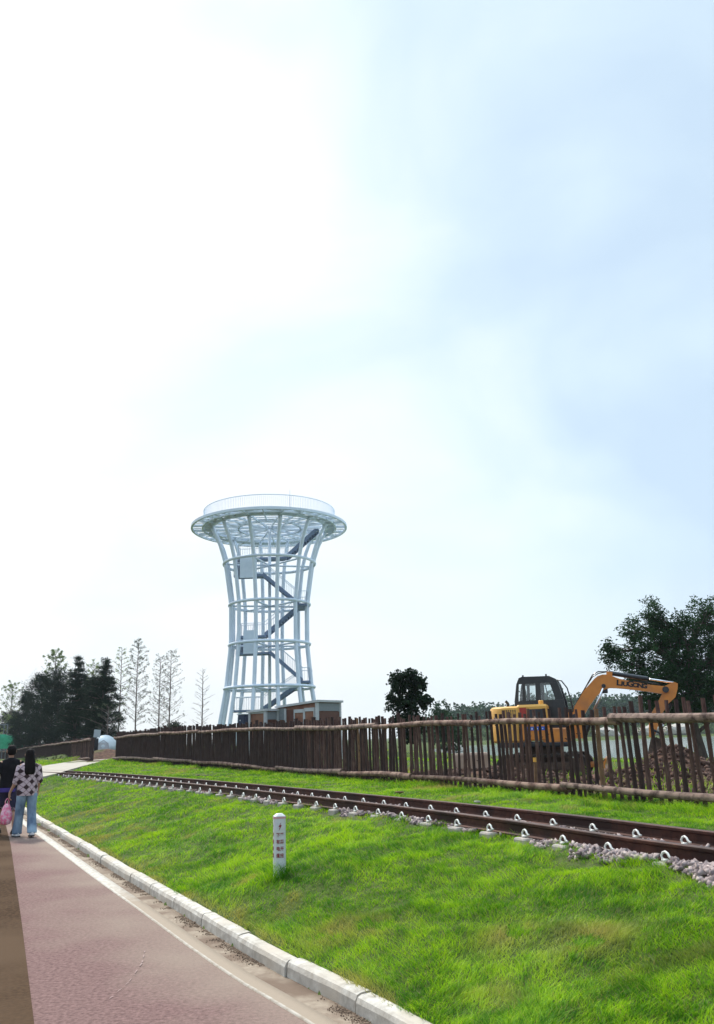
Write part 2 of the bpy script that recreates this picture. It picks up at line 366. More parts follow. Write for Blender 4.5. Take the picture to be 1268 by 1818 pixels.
def tnoise(t, s, d=4, st=None):
    n = t.nodes.new('ShaderNodeTexNoise'); n.inputs['Scale'].default_value = s; n.inputs['Detail'].default_value = d
    tcn_ = t.nodes.new('ShaderNodeTexCoord')
    if st:
        mm = t.nodes.new('ShaderNodeMapping'); mm.inputs['Scale'].default_value = st; t.links.new(tcn_.outputs['Object'], mm.inputs[0]); t.links.new(mm.outputs[0], n.inputs['Vector'])
    else: t.links.new(tcn_.outputs['Object'], n.inputs['Vector'])
    return n.outputs['Fac']
at = N.new('ShaderNodeAttribute'); at.attribute_name = 'edge'
d1 = mth('MULTIPLY_ADD', at.outputs['Fac'], -.85, 1.05, tree=t)
d2 = mth('MULTIPLY_ADD', tnoise(t, .8, 9), 2.4, -1.15, tree=t)
f = mth('MULTIPLY', mth('ADD', d1, d2, clamp=True, tree=t), .72, tree=t)
mx = N.new('ShaderNodeMix'); mx.data_type = 'RGBA'; L(f, mx.inputs[0]); L(base, mx.inputs[6]); mx.inputs[7].default_value = (.27, .21, .165, 1)
# pale scuff lines and dark specks
vo = N.new('ShaderNodeTexVoronoi'); vo.inputs['Scale'].default_value = 45; L(tcn.outputs['Object'], vo.inputs['Vector'])
sp = mth('LESS_THAN', vo.outputs['Distance'], .13, tree=t)
m3 = N.new('ShaderNodeMix'); m3.data_type = 'RGBA'; L(mth('MULTIPLY', sp, .5, tree=t), m3.inputs[0]); L(mx.outputs[2], m3.inputs[6]); m3.inputs[7].default_value = (.08, .05, .047, 1)
L(m3.outputs[2], p.inputs['Base Color'])
ribbon('path', KERB, [-16, -8, -4, -2.5, -1.7, -1.2, -.9, -.6, -.4, -.29], 0.0, am, kind='structure')
gm = mat('dusty_concrete', (.32, .255, .19), (.22, .165, .12), scale=14, rough=.95, bump=.5, bdist=.01, big=(.15, .10, .068), bscale=2.2)
ribbon('path_edge', KERB, [-.30, -.2, -.1, .02], 0.004, gm, kind='structure')
lm = mat('worn_paint', (.52, .48, .42), (.36, .31, .25), scale=20, rough=.85, bump=.2, lo=.45, hi=.62)
t, p = nodes_of(lm); base = p.inputs['Base Color'].links[0].from_socket
aw = t.nodes.new('ShaderNodeAttribute'); aw.attribute_name = 'wear'; wf = mth('ADD', mth('MULTIPLY_ADD', aw.outputs['Fac'], 1.7, -.85, tree=t), tnoise(t, 9, 5), clamp=True, tree=t)
mw_ = t.nodes.new('ShaderNodeMix'); mw_.data_type = 'RGBA'; t.links.new(wf, mw_.inputs[0]); t.links.new(base, mw_.inputs[6]); mw_.inputs[7].default_value = (.29, .225, .165, 1); t.links.new(mw_.outputs[2], p.inputs['Base Color'])
KA = np.array([q for q in KERB if q[1] > 8.6]); KB_ = np.array([q for q in KERB if q[1] <= 9.0])
ribbon('path_line', KERB[(KERB[:, 1] > 4)], [-.305, -.287, -.28, -.235, -.17], 0.009, lm, kind='structure')
bs = mat('brown_asphalt', (.085, .050, .029), (.034, .021, .013), scale=30, rough=.98, spec=.04, bump=.7, bdist=.006, big=(.092, .058, .036), bscale=.5)
bp_ = [(.6, 0), (-1.2, 3.6), (-2.04, 5.56), (-3.28, 8.45), (-6.2, 15.2), (-8.6, 20.6), (-12, 28.5), (-22, 28.5), (-22, 0)]
MB().add([(x, y, .005) for x, y in bp_], [tuple(range(len(bp_)))[::-1]]).build('brown_path', bs, kind='structure')

scm = mat('scuff', (.34, .25, .225), (.25, .16, .145), scale=40, rough=.9)
scuff = [(-1.72, 6.0), (-1.70, 6.4), (-1.74, 6.9), (-1.82, 7.3), (-1.92, 7.6)]
for i in range(4):
    a = np.array(scuff[i]); b = np.array(scuff[i + 1])
    for k in range(5):
        if k % 2 or i > 2: continue
        p0 = a + (b - a) * (k / 5 + R.uniform(0, .06)); p1 = a + (b - a) * (k / 5 + R.uniform(.16, .24)); m = MB(); w0 = R.uniform(.003, .006); m.add([(p0[0] - w0, p0[1], .006), (p0[0] + w0 * .6, p0[1] + .01, .006), (p1[0] + w0, p1[1], .006), (p1[0] - w0 * .7, p1[1] - .01, .006)], [(0, 1, 2, 3)]); m.build('path_marking', scm, kind='structure')

# debris in the gutter: soil crumbs and dead leaves
n = 26000; s_ = rng.uniform(4, 40, n)
P_, D_, tot = at_s(KERB, s_); Nn = np.stack([D_[:, 1], -D_[:, 0]], 1)
o_ = -np.abs(rng.normal(0, .05, n)) - .002
keep = (vnoise(P_[:, 0] * 1, P_[:, 1], .5, 2) * .6 + vnoise(P_[:, 0], P_[:, 1], .12, 7) * .4 - .8 * np.abs(o_) + .12 * (rng.random(n) - .5)) > .45
P_ = (P_ + Nn * o_[:, None])[keep]
ICO = None
def ico():
    bm = bmesh.new(); bmesh.ops.create_icosphere(bm, subdivisions=1, radius=1); v = np.array([q.co[:] for q in bm.verts]); f = np.array([[a.index for a in q.verts] for q in bm.faces]); bm.free(); return v, f
ICV, ICF = ico()
CUV = np.array([(x, y, z) for z in (-1, 1) for x, y in ((-1, -1), (1, -1), (1, 1), (-1, 1))], float) * .72
CUF = np.array([(3, 2, 1), (3, 1, 0), (4, 5, 6), (4, 6, 7), (0, 1, 5), (0, 5, 4), (1, 2, 6), (1, 6, 5), (2, 3, 7), (2, 7, 6), (3, 0, 4), (3, 4, 7)])
def rocks(name, P, size, m, flat=.7, jag=.28, shard=False, **k):
    ICV, ICF = (CUV, CUF) if shard else (globals()['ICV'], globals()['ICF'])
    """P (n,3) centres, size (n,)"""
    n = len(P); S = size[:, None] * rng.uniform(.6, 1.15, (n, 3)) * np.array([1, 1, flat])
    v = ICV[None] * (1 + rng.uniform(-jag, jag, (n, len(ICV), 3 if shard else 1))) * S[:, None]
    q = rng.normal(size=(n, 4)); q /= np.linalg.norm(q, axis=1)[:, None]; a, b, c, d = q.T
    Rm = np.stack([1 - 2 * (c * c + d * d), 2 * (b * c - a * d), 2 * (b * d + a * c), 2 * (b * c + a * d), 1 - 2 * (b * b + d * d), 2 * (c * d - a * b), 2 * (b * d - a * c), 2 * (c * d + a * b), 1 - 2 * (b * b + c * c)], 1).reshape(-1, 3, 3)
    v = np.einsum('nij,nkj->nki', Rm, v) + P[:, None]
    F = (ICF[None] + (np.arange(n) * len(ICV))[:, None, None]).reshape(-1, 3)
    return npmesh(name, v.reshape(-1, 3), F, m, attrs={'rnd': np.repeat(rng.random(n), len(ICV))}, **k)
crumb = mat('crumbs', (.30, .215, .15), (.13, .085, .06), scale=30, rough=.95)
tag(rocks('debris', np.column_stack([P_, np.full(len(P_), .008)]), rng.uniform(.0018, .0065, len(P_)) * (1 + 1.6 * (rng.random(len(P_)) > .985)), crumb, flat=.5, shard=True), 'brown soil crumbs and litter along the foot of the kerb', 'debris', kind='stuff')

# kerb of separate stones
km = mat('kerb_concrete', (.60, .56, .50), (.36, .32, .27), scale=11, rough=.9, bump=.8, bdist=.01, big=(.46, .40, .33), bscale=1.6)
kerb = empty('kerb', kind='structure')
s = 0; tot = at_s(KERB, 0)[2]
while s < tot - 60:
    L_ = .98; ss = np.linspace(s + .009, s + L_ - .009, 4); P4, D4, _ = at_s(KERB, ss); mb = MB(); rings = []
    jz = R.uniform(-.006, .006); jx = R.uniform(-.008, .008)
    for P_q, D_q in zip(P4, D4):
        nq = np.array([D_q[1], -D_q[0]])
        prof = [(0, -.05), (.005, .070), (.018, .098), (.04, .108), (.105, .110), (.125, .105), (.13, .06), (.13, -.05)]
        rings.append([(P_q[0] + nq[0] * (a + jx) + R.uniform(-.003, .003), P_q[1] + nq[1] * (a + jx), b + (jz if b > 0 else 0) + R.uniform(-.003, .003)) for a, b in prof])
    mb.loft(rings).build('kerb_stone', km, kerb); s += L_

# crossing path
cm = mat('pale_concrete', (.42, .38, .32), (.32, .28, .23), scale=3, rough=.9, bump=.3)
mb = MB(); rows = []
for i in range(len(CROSS) - 1):
    for k in range(6):
        t_ = k / 6; a = np.array(CROSS[i][0]) * (1 - t_) + np.array(CROSS[i + 1][0]) * t_; b = np.array(CROSS[i][1]) * (1 - t_) + np.array(CROSS[i + 1][1]) * t_
        rows.append([tuple(a * (1 - u) + b * u + np.array([0, 0, .03])) for u in np.linspace(0, 1, 6)])
rows = [[(r[0][0], r[0][1], r[0][2] - .25)] + r + [(r[-1][0], r[-1][1], r[-1][2] - .25)] for r in rows]
mb.loft(rows, cap=False, closed=False).build('footpath', cm, kind='structure')

# ------------------------------------------------------------------ lake, far shore, hills
wm = bpy.data.materials.new('water'); wm.use_nodes = True; t, p = nodes_of(wm)
p.inputs['Base Color'].default_value = (.48, .56, .56, 1); p.inputs['Roughness'].default_value = .08; p.inputs['Specular IOR Level'].default_value = .8
b = t.nodes.new('ShaderNodeBump'); b.inputs['Strength'].default_value = .06; b.inputs['Distance'].default_value = .05; t.links.new(tnoise(t, 1.2, 4), b.inputs['Height']); t.links.new(b.outputs[0], p.inputs['Normal'])
MB().add([(2, 44, -.4), (240, 40, -.4), (260, 262, -.4), (2, 262, -.4)], [(0, 1, 2, 3)]).build('water', wm, kind='structure')
def hills(name, pts, m, depth, seed):
    V = []; F = []; n = 160
    P = catmull([p_[:2] for p_ in pts], 8); H = np.interp(np.linspace(0, len(pts) - 1, len(P)), range(len(pts)), [p_[2] for p_ in pts])
    prof = [(-1, 0), (-.6, .35), (-.3, .72), (0, 1), (.4, .7), (1, 0)]
    for i, (q, h_) in enumerate(zip(P, H)):
        u = q / np.linalg.norm(q); h2 = h_ * (1 + .10 * (vnoise([i], [0], 6, seed)[0] - .5) + .05 * (vnoise([i], [0], 1.7, seed)[0] - .5))
        for a, b_ in prof: V.append((q[0] + u[0] * a * depth, q[1] + u[1] * a * depth, -3 + (h2 + 3) * b_))
    m_n = len(prof)
    for i in range(len(P) - 1):
        for k in range(m_n - 1): F.append((i * m_n + k, (i + 1) * m_n + k, (i + 1) * m_n + k + 1, i * m_n + k + 1))
    return npmesh(name, V, F, m, smooth=True, kind='structure')
hm_ = mat('hill_woods', (.03, .06, .03), (.06, .09, .05), scale=.02, rough=1, spec=0)
hills('hills', [(160, 1500, 4), (200, 1490, 18), (260, 1480, 36), (340, 1490, 50), (430, 1490, 56), (500, 1500, 62), (580, 1500, 50), (700, 1500, 36), (1100, 1450, 20)], hm_, 150, 3)

# ------------------------------------------------------------------ lawn grass
def lawn_mat():
    m = bpy.data.materials.new('grass_blades'); m.use_nodes = True; t, p = nodes_of(m); N = t.nodes; L = t.links.new
    p.inputs['Roughness'].default_value = .6; p.inputs['Specular IOR Level'].default_value = .2
    a = N.new('ShaderNodeAttribute'); a.attribute_name = 'rnd'; b = N.new('ShaderNodeAttribute'); b.attribute_name = 'dry'
    r = N.new('ShaderNodeValToRGB'); r.color_ramp.elements[0].color = (.04, .17, .004, 1); r.color_ramp.elements[1].color = (.40, .62, .012, 1)
    e_ = r.color_ramp.elements.new(.5); e_.color = (.165, .37, .009, 1)
    f = mth('ADD', mth('MULTIPLY_ADD', a.outputs['Fac'], 1.0, -.18, tree=t), mth('ADD', mth('MULTIPLY_ADD', tnoise(t, 1.0, 3), 2.2, -1.1, tree=t), mth('MULTIPLY_ADD', tnoise(t, 5.5, 4), 2.4, -1.0, tree=t), tree=t), clamp=True, tree=t)
    L(f, r.inputs[0])
    r2 = N.new('ShaderNodeMix'); r2.data_type = 'RGBA'; L(b.outputs['Fac'], r2.inputs[0]); L(r.outputs[0], r2.inputs[6]); r2.inputs[7].default_value = (.46, .37, .10, 1)
    L(r2.outputs[2], p.inputs['Base Color'])
    tr = N.new('ShaderNodeBsdfTranslucent'); L(r2.outputs[2], tr.inputs[0]); ms = N.new('ShaderNodeMixShader'); ms.inputs[0].default_value = .38
    L(p.outputs[0], ms.inputs[1]); L(tr.outputs[0], ms.inputs[2]); L(ms.outputs[0], N['Material Output'].inputs[0])
    return m
GM = lawn_mat()
def blades(name, P, h_, wd, lean, label, cat, dry, m=GM, flow=None):
    n = len(P); a = rng.uniform(0, 2 * np.pi, n); side = np.stack([np.cos(a), np.sin(a), np.zeros(n)], 1)
    la = (flow if flow is not None else rng.uniform(0, 2 * np.pi, n)) + rng.normal(0, 1.25, n); ld = np.stack([np.cos(la), np.sin(la), np.zeros(n)], 1)
    ln = (lean * rng.uniform(.3, 1.4, n) * h_)[:, None]; up = np.array([0, 0, 1.0])
    v0 = P - side * wd[:, None] * .5; v1 = P + side * wd[:, None] * .5
    mid = P + up * (h_ * .6)[:, None] + ld * ln * .4
    v2 = mid + side * wd[:, None] * .38; v3 = mid - side * wd[:, None] * .38; v4 = P + up * (h_)[:, None] + ld * ln * 1.1
    V = np.stack([v0, v1, v2, v3, v4], 1).reshape(-1, 3); k = (np.arange(n) * 5)[:, None]
    F = np.concatenate([k + [0, 1, 2], k + [0, 2, 3], k + [3, 2, 4]]).reshape(-1, 3)
    rn = np.repeat(rng.random(n), 5); rn = rn * .8 + np.tile([0, 0, .12, .12, .2], n)
    return tag(npmesh(name, V, F, m, attrs={'rnd': rn, 'dry': np.repeat(dry, 5)}), label, cat, kind='stuff')
def scatter_fan(n, r0, r1, a0=-.62, a1=.60):
    r = r0 * (r1 / r0) ** rng.random(n); a = rng.uniform(a0, a1, n); return r * np.sin(a), r * np.cos(a)
x, y = scatter_fan(1150000, 3.6, 62)
kd, _ = pl_dist(np.stack([x, y], 1), KC); rd, rs = pl_dist(np.stack([x, y], 1), RC); fd, fs = pl_dist(np.stack([x, y], 1), FC)
edge = (vnoise(x, y, .35, 21) - .5) * .34
bw = np.interp(rs, BS, BW) + edge * .6
ok = (kd > .125 + (vnoise(x, y, .25, 9) - .62) * .06) & (kd < 60)
trk = (rd > -bw) & (rd < 1.22 + edge * .5) & (y < 46)
# few tufts creep between the stones
ok &= ~(trk & ~((rd < -.12) & (vnoise(x, y, .22, 6) > .86)))
ok &= ~inpoly(x, y, CPOLY)
ok &= (fd < .35) | (y > 43) | (x < -12)
ok &= ~((y > 47) & (kd > 10))
x, y, kd, rd, fd = [q[ok] for q in (x, y, kd, rd, fd)]
z = ground(x, y); r = np.hypot(x, y)
ok = z > -.04; x, y, z, kd, rd, fd, r = [q[ok] for q in (x, y, z, kd, rd, fd, r)]
cl = vnoise(x, y, .30, 31); cl2 = vnoise(x, y, 1.1, 32); cl3 = vnoise(x, y, .11, 35)
hgt = (.013 + .022 * cl + .018 * cl3) * rng.uniform(.6, 1.35, len(x)) * (1 + .5 * cl2)
hgt *= np.where((fd > -.75) & (y < 44), 1.1 + 1.2 * vnoise(x, y, .5, 33), 1)
wd = .0038 * np.maximum(1, r / 6.5) ** .9 * rng.uniform(.7, 1.3, len(x)); hgt *= np.maximum(1, r / 16) ** .35
dry = sstep(.63, .84, vnoise(x, y, 1.3, 40) * .62 + vnoise(x, y, .28, 41) * .38) * .75 + .6 * (rng.random(len(x)) < .07)
dry = np.maximum(dry, .75 * sstep(.24, .13, kd) * (vnoise(x, y, .4, 44) > .45)); dry = np.clip(dry, 0, 1)
flow = vnoise(x, y, .8, 50) * 6 + 2
dry = np.where(np.hypot(x + .85, y - 8.42) < .3, 0, dry)
for a_, b_, c_ in ((1.35, 5.55, .30), (.9, 5.9, .22), (-.25, 6.75, .28), (.05, 6.6, .22), (-3.0, 10.9, .5)): dry = np.maximum(dry, .8 * np.exp(-((x - a_) ** 2 + (y - b_) ** 2) / c_ ** 2) * (vnoise(x, y, .12, 77) > .35))
hgt *= 1 + 2.0 * (np.hypot(x + .85, y - 8.42) < .11 + .05 * rng.random(len(x)))  # taller tuft round the marker foot, added to darken it like a ground shadow
blades('lawn_grass', np.stack([x, y, z - .006], 1), hgt, wd, 1.25, 'short bright green turf growing between the kerb, track and log fence', 'grass', dry, flow=flow)
# dry weeds and grass patches behind the fence
x, y = scatter_fan(22000, 9, 75, -.2, .62); fd, _ = pl_dist(np.stack([x, y], 1), FC)
ok = (fd > .3) & (fd < 60) & (vnoise(x, y, 1.9, 60) > .58) & (y > 8); x, y = x[ok], y[ok]; z = ground(x, y); ok = z > -.3; x, y, z = x[ok], y[ok], z[ok]; r = np.hypot(x, y)
blades('weeds', np.stack([x, y, z], 1), rng.uniform(.05, .2, len(x)), .008 * np.maximum(1, r / 9), .8, 'patchy weeds and grass on the churned soil behind the log fence', 'weeds', np.clip(rng.normal(.25, .3, len(x)), 0, 1))

# ------------------------------------------------------------------ narrow gauge railway track
rust = mat('rusty_steel', (.045, .016, .012), (.095, .036, .025), scale=14, rough=.62, bump=.35, bdist=.004, metal=.25, big=(.03, .013, .011), bscale=1.5, spec=.25)
headm = mat('worn_rail_head', (.07, .038, .03), (.11, .065, .05), scale=20, rough=.45, metal=.5)
conc = mat('sleeper_concrete', (.50, .44, .38), (.32, .27, .23), scale=12, rough=.9, bump=.3, big=(.34, .31, .29), bscale=2.5)
clipm = mat('clip_paint', (.66, .66, .62), (.50, .49, .45), scale=30, rough=.4, spec=.5)
track = empty('railway_track', (0, 0, 0), label='narrow gauge railway track of rusty brown rails crossing the lawn', cat='railway track')
GAUGE = .79
RT = RAIL
Dr = np.gradient(RT, axis=0); Dr /= np.linalg.norm(Dr, axis=1)[:, None]; Nr = np.stack([Dr[:, 1], -Dr[:, 0]], 1)
def zt(y): return .78 - .0 * y
prof = [(-.052, .65), (-.052, .659), (-.014, .672), (-.0085, .685), (-.0085, .74), (-.028, .750), (-.031, .757), (-.031, .774), (-.025, .78), (.025, .78), (.031, .774), (.031, .757), (.028, .750), (.0085, .74), (.0085, .685), (.014, .672), (.052, .659), (.052, .65)]
for off in (0, GAUGE):
    mb = MB(); rings = []
    for q, nn in zip(RT, Nr): rings.append([(q[0] + nn[0] * (off + a), q[1] + nn[1] * (off + a), b) for a, b in prof])
    mb.loft(rings); ro = mb.build('rail', rust, track); ro.data.materials.append(headm)
    for pg in ro.data.polygons:
        if pg.normal.z > .9 and pg.center.z > .77: pg.material_index = 1
def clip_mb():
    """spring clip: an open loop standing on the rail foot, seen side-on; local x along the rail, y to the rail"""
    pts = [(x * 1.2, -.03 - .006 * math.sin(i), z * 1.0) for i, (x, z) in enumerate([(.020, .014), (-.008, .010), (-.030, .019), (-.039, .038), (-.030, .058), (-.008, .067), (.014, .058), (.030, .038), (.046, .026), (.058, .027)])]
    m = MB(); m.tube(pts, .0100, 6); m.box((-.01, -.03, .008), (.045, .04, .016)); return m
clip_me = clip_mb()
def xf(mb, mtx):
    o = MB(); o.v = [tuple(mtx @ Vector(p)) for p in mb.v]; o.f = list(mb.f); return o
tot = at_s(RT, 0)[2]
s0 = pl_dist(np.array([(2.52, 6.70)]), RT)[1][0]
SL = np.arange(s0 - 6 * .63, tot - 14, .63)
far_clips = MB(); count = 0; sl_me = None; cl_me = None
SP = [(s_, *at_s(RT, s_)[:2]) for s_ in SL]
SP.sort(key=lambda q: abs(q[0] - s0 - 10) if q[0] > s0 - 1 else 99 + abs(q[0]))
nclip = 0
for s_, P_q, D_q in SP:
    if P_q[1] < 3.2: continue
    if P_q[1] > 46: continue
    if 30.6 < P_q[1] < 38: continue
    az = math.atan2(D_q[1], D_q[0]); nn = np.array([D_q[1], -D_q[0]]); cx = P_q + nn * GAUGE / 2
    if sl_me is None:
        mb = MB()
        for sx in (-1, 1): mb.box((0, sx * .33, -.075), (.19, .44, .15), bev=.015)
        mb.box((0, 0, -.085), (.16, .4, .11), bev=.03)
        so = mb.build('sleeper', conc, track, smooth=False); sl_me = so.data
    else:
        so = bpy.data.objects.new('sleeper', sl_me); C.objects.link(so); so.parent = track
    so.location = (cx[0], cx[1], .652); so.rotation_euler = (0, 0, az)
    jx_ = R.uniform(-.012, .012)
    for off in (GAUGE / 2, -GAUGE / 2):          # local +y is the camera side (near rail)
        mt = Matrix.Translation((jx_, off + .048, 0)) @ Matrix.Rotation(math.pi, 4, 'Z') @ Matrix.Scale(-1, 4, (1, 0, 0))
        mt = Matrix.Translation((jx_ * 0, off + .048, .004)) @ Matrix.Scale(-1, 4, (0, 1, 0)) @ Matrix.Scale(-1, 4, (1, 0, 0))
        if nclip < 100:
            if cl_me is None:
                co = clip_me.build('rail_clip', clipm, so, smooth=True); cl_me = co.data
            else:
                co = bpy.data.objects.new('rail_clip', cl_me); C.objects.link(co); co.parent = so
            co.location = (jx_, off + .048, .004); co.rotation_euler = (0, 0, math.pi); nclip += 1
        else:
            w_m = Matrix.Translation((cx[0], cx[1], .656)) @ Matrix.Rotation(az, 4, 'Z') @ Matrix.Translation((jx_, off + .048, 0)) @ Matrix.Rotation(math.pi, 4, 'Z')
            q_ = xf(clip_me, w_m); far_clips.add(q_.v, q_.f)
if far_clips.v: far_clips.build('rail_clips', clipm, track, kind='stuff')

# ballast
bm_ = mat('ballast_stone', (.23, .185, .185), (.45, .385, .365), scale=18, rough=.9, bump=.4, bdist=.01, detail=4)
t, p = nodes_of(bm_); base = p.inputs['Base Color'].links[0].from_socket
a = t.nodes.new('ShaderNodeAttribute'); a.attribute_name = 'rnd'; rp = t.nodes.new('ShaderNodeValToRGB'); rp.color_ramp.elements[0].color = (.45, .40, .44, 1); rp.color_ramp.elements[1].color = (1.25, 1.2, 1.15, 1); t.links.new(a.outputs['Fac'], rp.inputs[0])
mm = t.nodes.new('ShaderNodeMix'); mm.data_type = 'RGBA'; mm.blend_type = 'MULTIPLY'; mm.inputs[0].default_value = 1; t.links.new(base, mm.inputs[6]); t.links.new(rp.outputs[0], mm.inputs[7]); t.links.new(mm.outputs[2], p.inputs['Base Color'])
n = 160000
u_ = rng.random(n); s_ = s0 - 4 + 40 * u_ ** 2.0; off = rng.uniform(-1.25, 1.3, n)
P_, D_, _ = at_s(RAIL, s_); Nn = np.stack([D_[:, 1], -D_[:, 0]], 1); xy = P_ + Nn * off[:, None]
rd, rs = pl_dist(xy, RC); bw = np.interp(rs, BS, BW) + (vnoise(xy[:, 0], xy[:, 1], .35, 21) - .5) * .2
ok = (rd > -bw - .03) & (rd < 1.15 + .25 * (rng.random(n) ** 3)) & ~((xy[:, 1] > 29)) & ~((rd < -.12) & (vnoise(xy[:, 0], xy[:, 1], .22, 6) > .9))
# keep the sleepers' tops free near the rails
ph = np.abs(((rs - s0) / .63 + .5) % 1 - .5) * .63
ok &= ~((ph < .10) & (rd > -.17) & (rd < 1.0))
ok &= np.abs(rd) > .055; ok &= np.abs(rd - GAUGE) > .055
ok &= (rng.random(n) < np.where((rd > .05) & (rd < .75), .35, 1))
xy = xy[ok]; rr_ = np.hypot(xy[:, 0], xy[:, 1]); z = ground(xy[:, 0], xy[:, 1], soft=False)
size = rng.uniform(.012, .036, len(xy)) * (1 + .25 * (rr_ > 12))
tag(rocks('gravel', np.column_stack([xy, z + size * rng.uniform(.1, .9, len(xy))]), size, bm_, flat=.62, jag=.5, shard=True), 'crushed grey purple ballast stones bedded under the railway track', 'ballast', kind='stuff')

# ------------------------------------------------------------------ log fences
bark = mat('bark', (.05, .022, .018), (.15, .085, .068), scale=26, rough=.92, bump=.9, bdist=.012, stretch=(1, 1, .18), big=(.085, .042, .034), bscale=4)
bark2 = mat('dark_bark', (.026, .014, .013), (.065, .036, .031), scale=24, rough=.92, bump=.9, bdist=.012, stretch=(1, 1, .2), big=(.045, .023, .019), bscale=4)
pale = mat('peeled_log', (.21, .14, .11), (.06, .034, .027), scale=9, rough=.9, bump=1, bdist=.02, big=(.27, .185, .145), bscale=5, lo=.44, hi=.58, detail=10)
pale2 = mat('barked_log', (.17, .09, .065), (.06, .03, .024), scale=15, rough=.9, bump=1, bdist=.015, big=(.28, .185, .14), bscale=5, lo=.4, hi=.6)
honey = mat('bare_pole', (.22, .12, .06), (.14, .075, .04), scale=12, rough=.8, bump=.4)
def picket_mb(b, t_, r, n=8):
    """a rough pole from base b to top t_ with knots and a crooked line"""
    m = MB(); b = Vector(b); t_ = Vector(t_); k = 7; pts = []; rad = []
    bx, by = R.uniform(-.014, .014), R.uniform(-.014, .014)
    for i in range(k):
        u = i / (k - 1); pts.append(b.lerp(t_, u) + Vector((bx * math.sin(u * 3.1) + R.uniform(-.004, .004), by * math.sin(u * 4) + R.uniform(-.004, .004), 0)))
        rad.append(r * (1.10 - .22 * u) * R.uniform(.94, 1.06))
    m.tube(pts, rad, n, jit=.05)
    for _ in range(R.randint(1, 4)):
        u = R.uniform(.15, .9); q = b.lerp(t_, u); a = R.uniform(0, 6.28); dv = Vector((math.cos(a), math.sin(a), .5)); m.tube([q + dv * r * .6, q + dv * (r * 1.1 + R.uniform(.006, .02))], [r * .32, r * .2], 5)
    return m
def fence(poly, names, top_of, up_of, lo_of, spacing, label, n_parts, start, prad=.031):
    """poly (x,y,z) base line; pickets stand behind the two log rails"""
    Pn = np.array(poly); DD = np.diff(Pn[:, :2], axis=0); tot_ = np.linalg.norm(DD, axis=1).sum()
    f = empty('log_fence', (Pn[0][0], Pn[0][1], 0)); inv = Vector((-Pn[0][0], -Pn[0][1], 0))
    tag(f, label, 'fence')
    s_ = .1; items = []
    while s_ < tot_:
        P_q, D_q, _ = at_s(Pn, s_); nn = np.array([D_q[1], -D_q[0]]) / np.linalg.norm(D_q[:2]); items.append((s_, P_q, nn)); s_ += spacing(s_) * R.uniform(.78, 1.22)
    order = sorted(items, key=lambda q: (abs(math.atan2(q[1][0], q[1][1])) > .45, np.hypot(q[1][0], q[1][1])))
    rest = MB()
    for i, (s_, P_q, nn) in enumerate(order):
        tp = top_of(s_) + R.uniform(-.05, .045); post = R.random() < .05
        r = prad * R.uniform(.78, 1.25) * (1.35 if post else 1) * (1 + .5 * float(sstep(14, 26, s_)))
        if post: tp += .06
        b = Vector((P_q[0] + nn[0] * R.uniform(.0, .02), P_q[1] + nn[1] * R.uniform(0, .02), P_q[2] - .12)); ln = Vector((R.gauss(0, .022), R.gauss(0, .03), 0))
        t_ = Vector((b.x, b.y, P_q[2] + tp)) + ln
        m = picket_mb(b + inv, t_ + inv, r, 8 if i < n_parts else 6)
        if i < n_parts: m.build('post' if post else 'picket', R.choice((bark, bark, bark2, bark2)) if R.random() > .012 else honey, f, smooth='auto')
        else: rest.add(m.v, m.f)
    if rest.v: rest.build('pickets', bark2, f, smooth='auto', kind='stuff')
    for which, fn, rr in (('up', up_of, .060), ('lo', lo_of, .056)):
        s_ = 0.0; k = 0
        while s_ < tot_ - .3:
            L_ = R.uniform(3.6, 5.6); e = min(s_ + L_, tot_); n_ = 9; pts = []; rad = []; jz = R.uniform(-.015, .015); r0 = rr * R.uniform(.88, 1.12)
            flip = R.random() < .5
            for i in range(n_):
                u = i / (n_ - 1); q_s = s_ - .08 + (e - s_ + .16) * u; P_q, D_q, _ = at_s(Pn, max(0.0, q_s)); nn = np.array([D_q[1], -D_q[0]]) / np.linalg.norm(D_q[:2])
                o = -(prad + rr + .012) - (.02 if k % 2 else 0)
                pts.append(Vector((P_q[0] + nn[0] * o, P_q[1] + nn[1] * o, P_q[2] + fn(q_s) + jz + .022 * math.sin(u * 5 + k * 2.1))) + inv)
                rad.append(r0 * (1.12 - .26 * (u if flip else 1 - u)) * R.uniform(.95, 1.05))
            m = MB(); m.tube(pts, rad, 10, jit=.04)
            for _ in range(16):
                i = R.randint(1, n_ - 2); q = pts[i].lerp(pts[i + 1 if i < n_ - 2 else i - 1], R.random()); a = R.uniform(0, 6.28); dv = Vector((math.cos(a) * .3, math.sin(a) * .5, math.sin(a))).normalized()
                m.tube([q + dv * r0 * .7, q + dv * (r0 + R.uniform(.008, .03))], [.02, .014], 5)
            m.build('rail_log', pale if R.random() < .68 else pale2, f, smooth='auto'); s_ = e; k += 1
    return f
_fs = np.concatenate([[0], np.cumsum(np.linalg.norm(np.diff(FC[:, :2], axis=0), axis=1))])
def ip(vals): return lambda s_: float(np.interp(s_, _fs, vals))
topv = [1.40, 1.40, 1.37, 1.35, 1.38, 1.43, 1.53, 1.55, 1.55, 1.50, 1.43]
upv = [1.12, 1.12, 1.12, 1.17, 1.20, 1.25, 1.30, 1.33, 1.33, 1.28, 1.18]
lov = [.17, .17, .17, .18, .17, .17, .17, .18, .21, .24, .20]
fence(FEN, None, ip(topv), ip(upv), ip(lov), lambda s_: .168 if s_ < 17 else .15, 'long dark log picket fence with pale rails running behind the track', 100, 0)
topb = [1.28, 1.33, 1.37, 1.36, 1.15]; _f2 = np.concatenate([[0], np.cumsum(np.linalg.norm(np.diff(np.array(FEN2)[:, :2], axis=0), axis=1))])
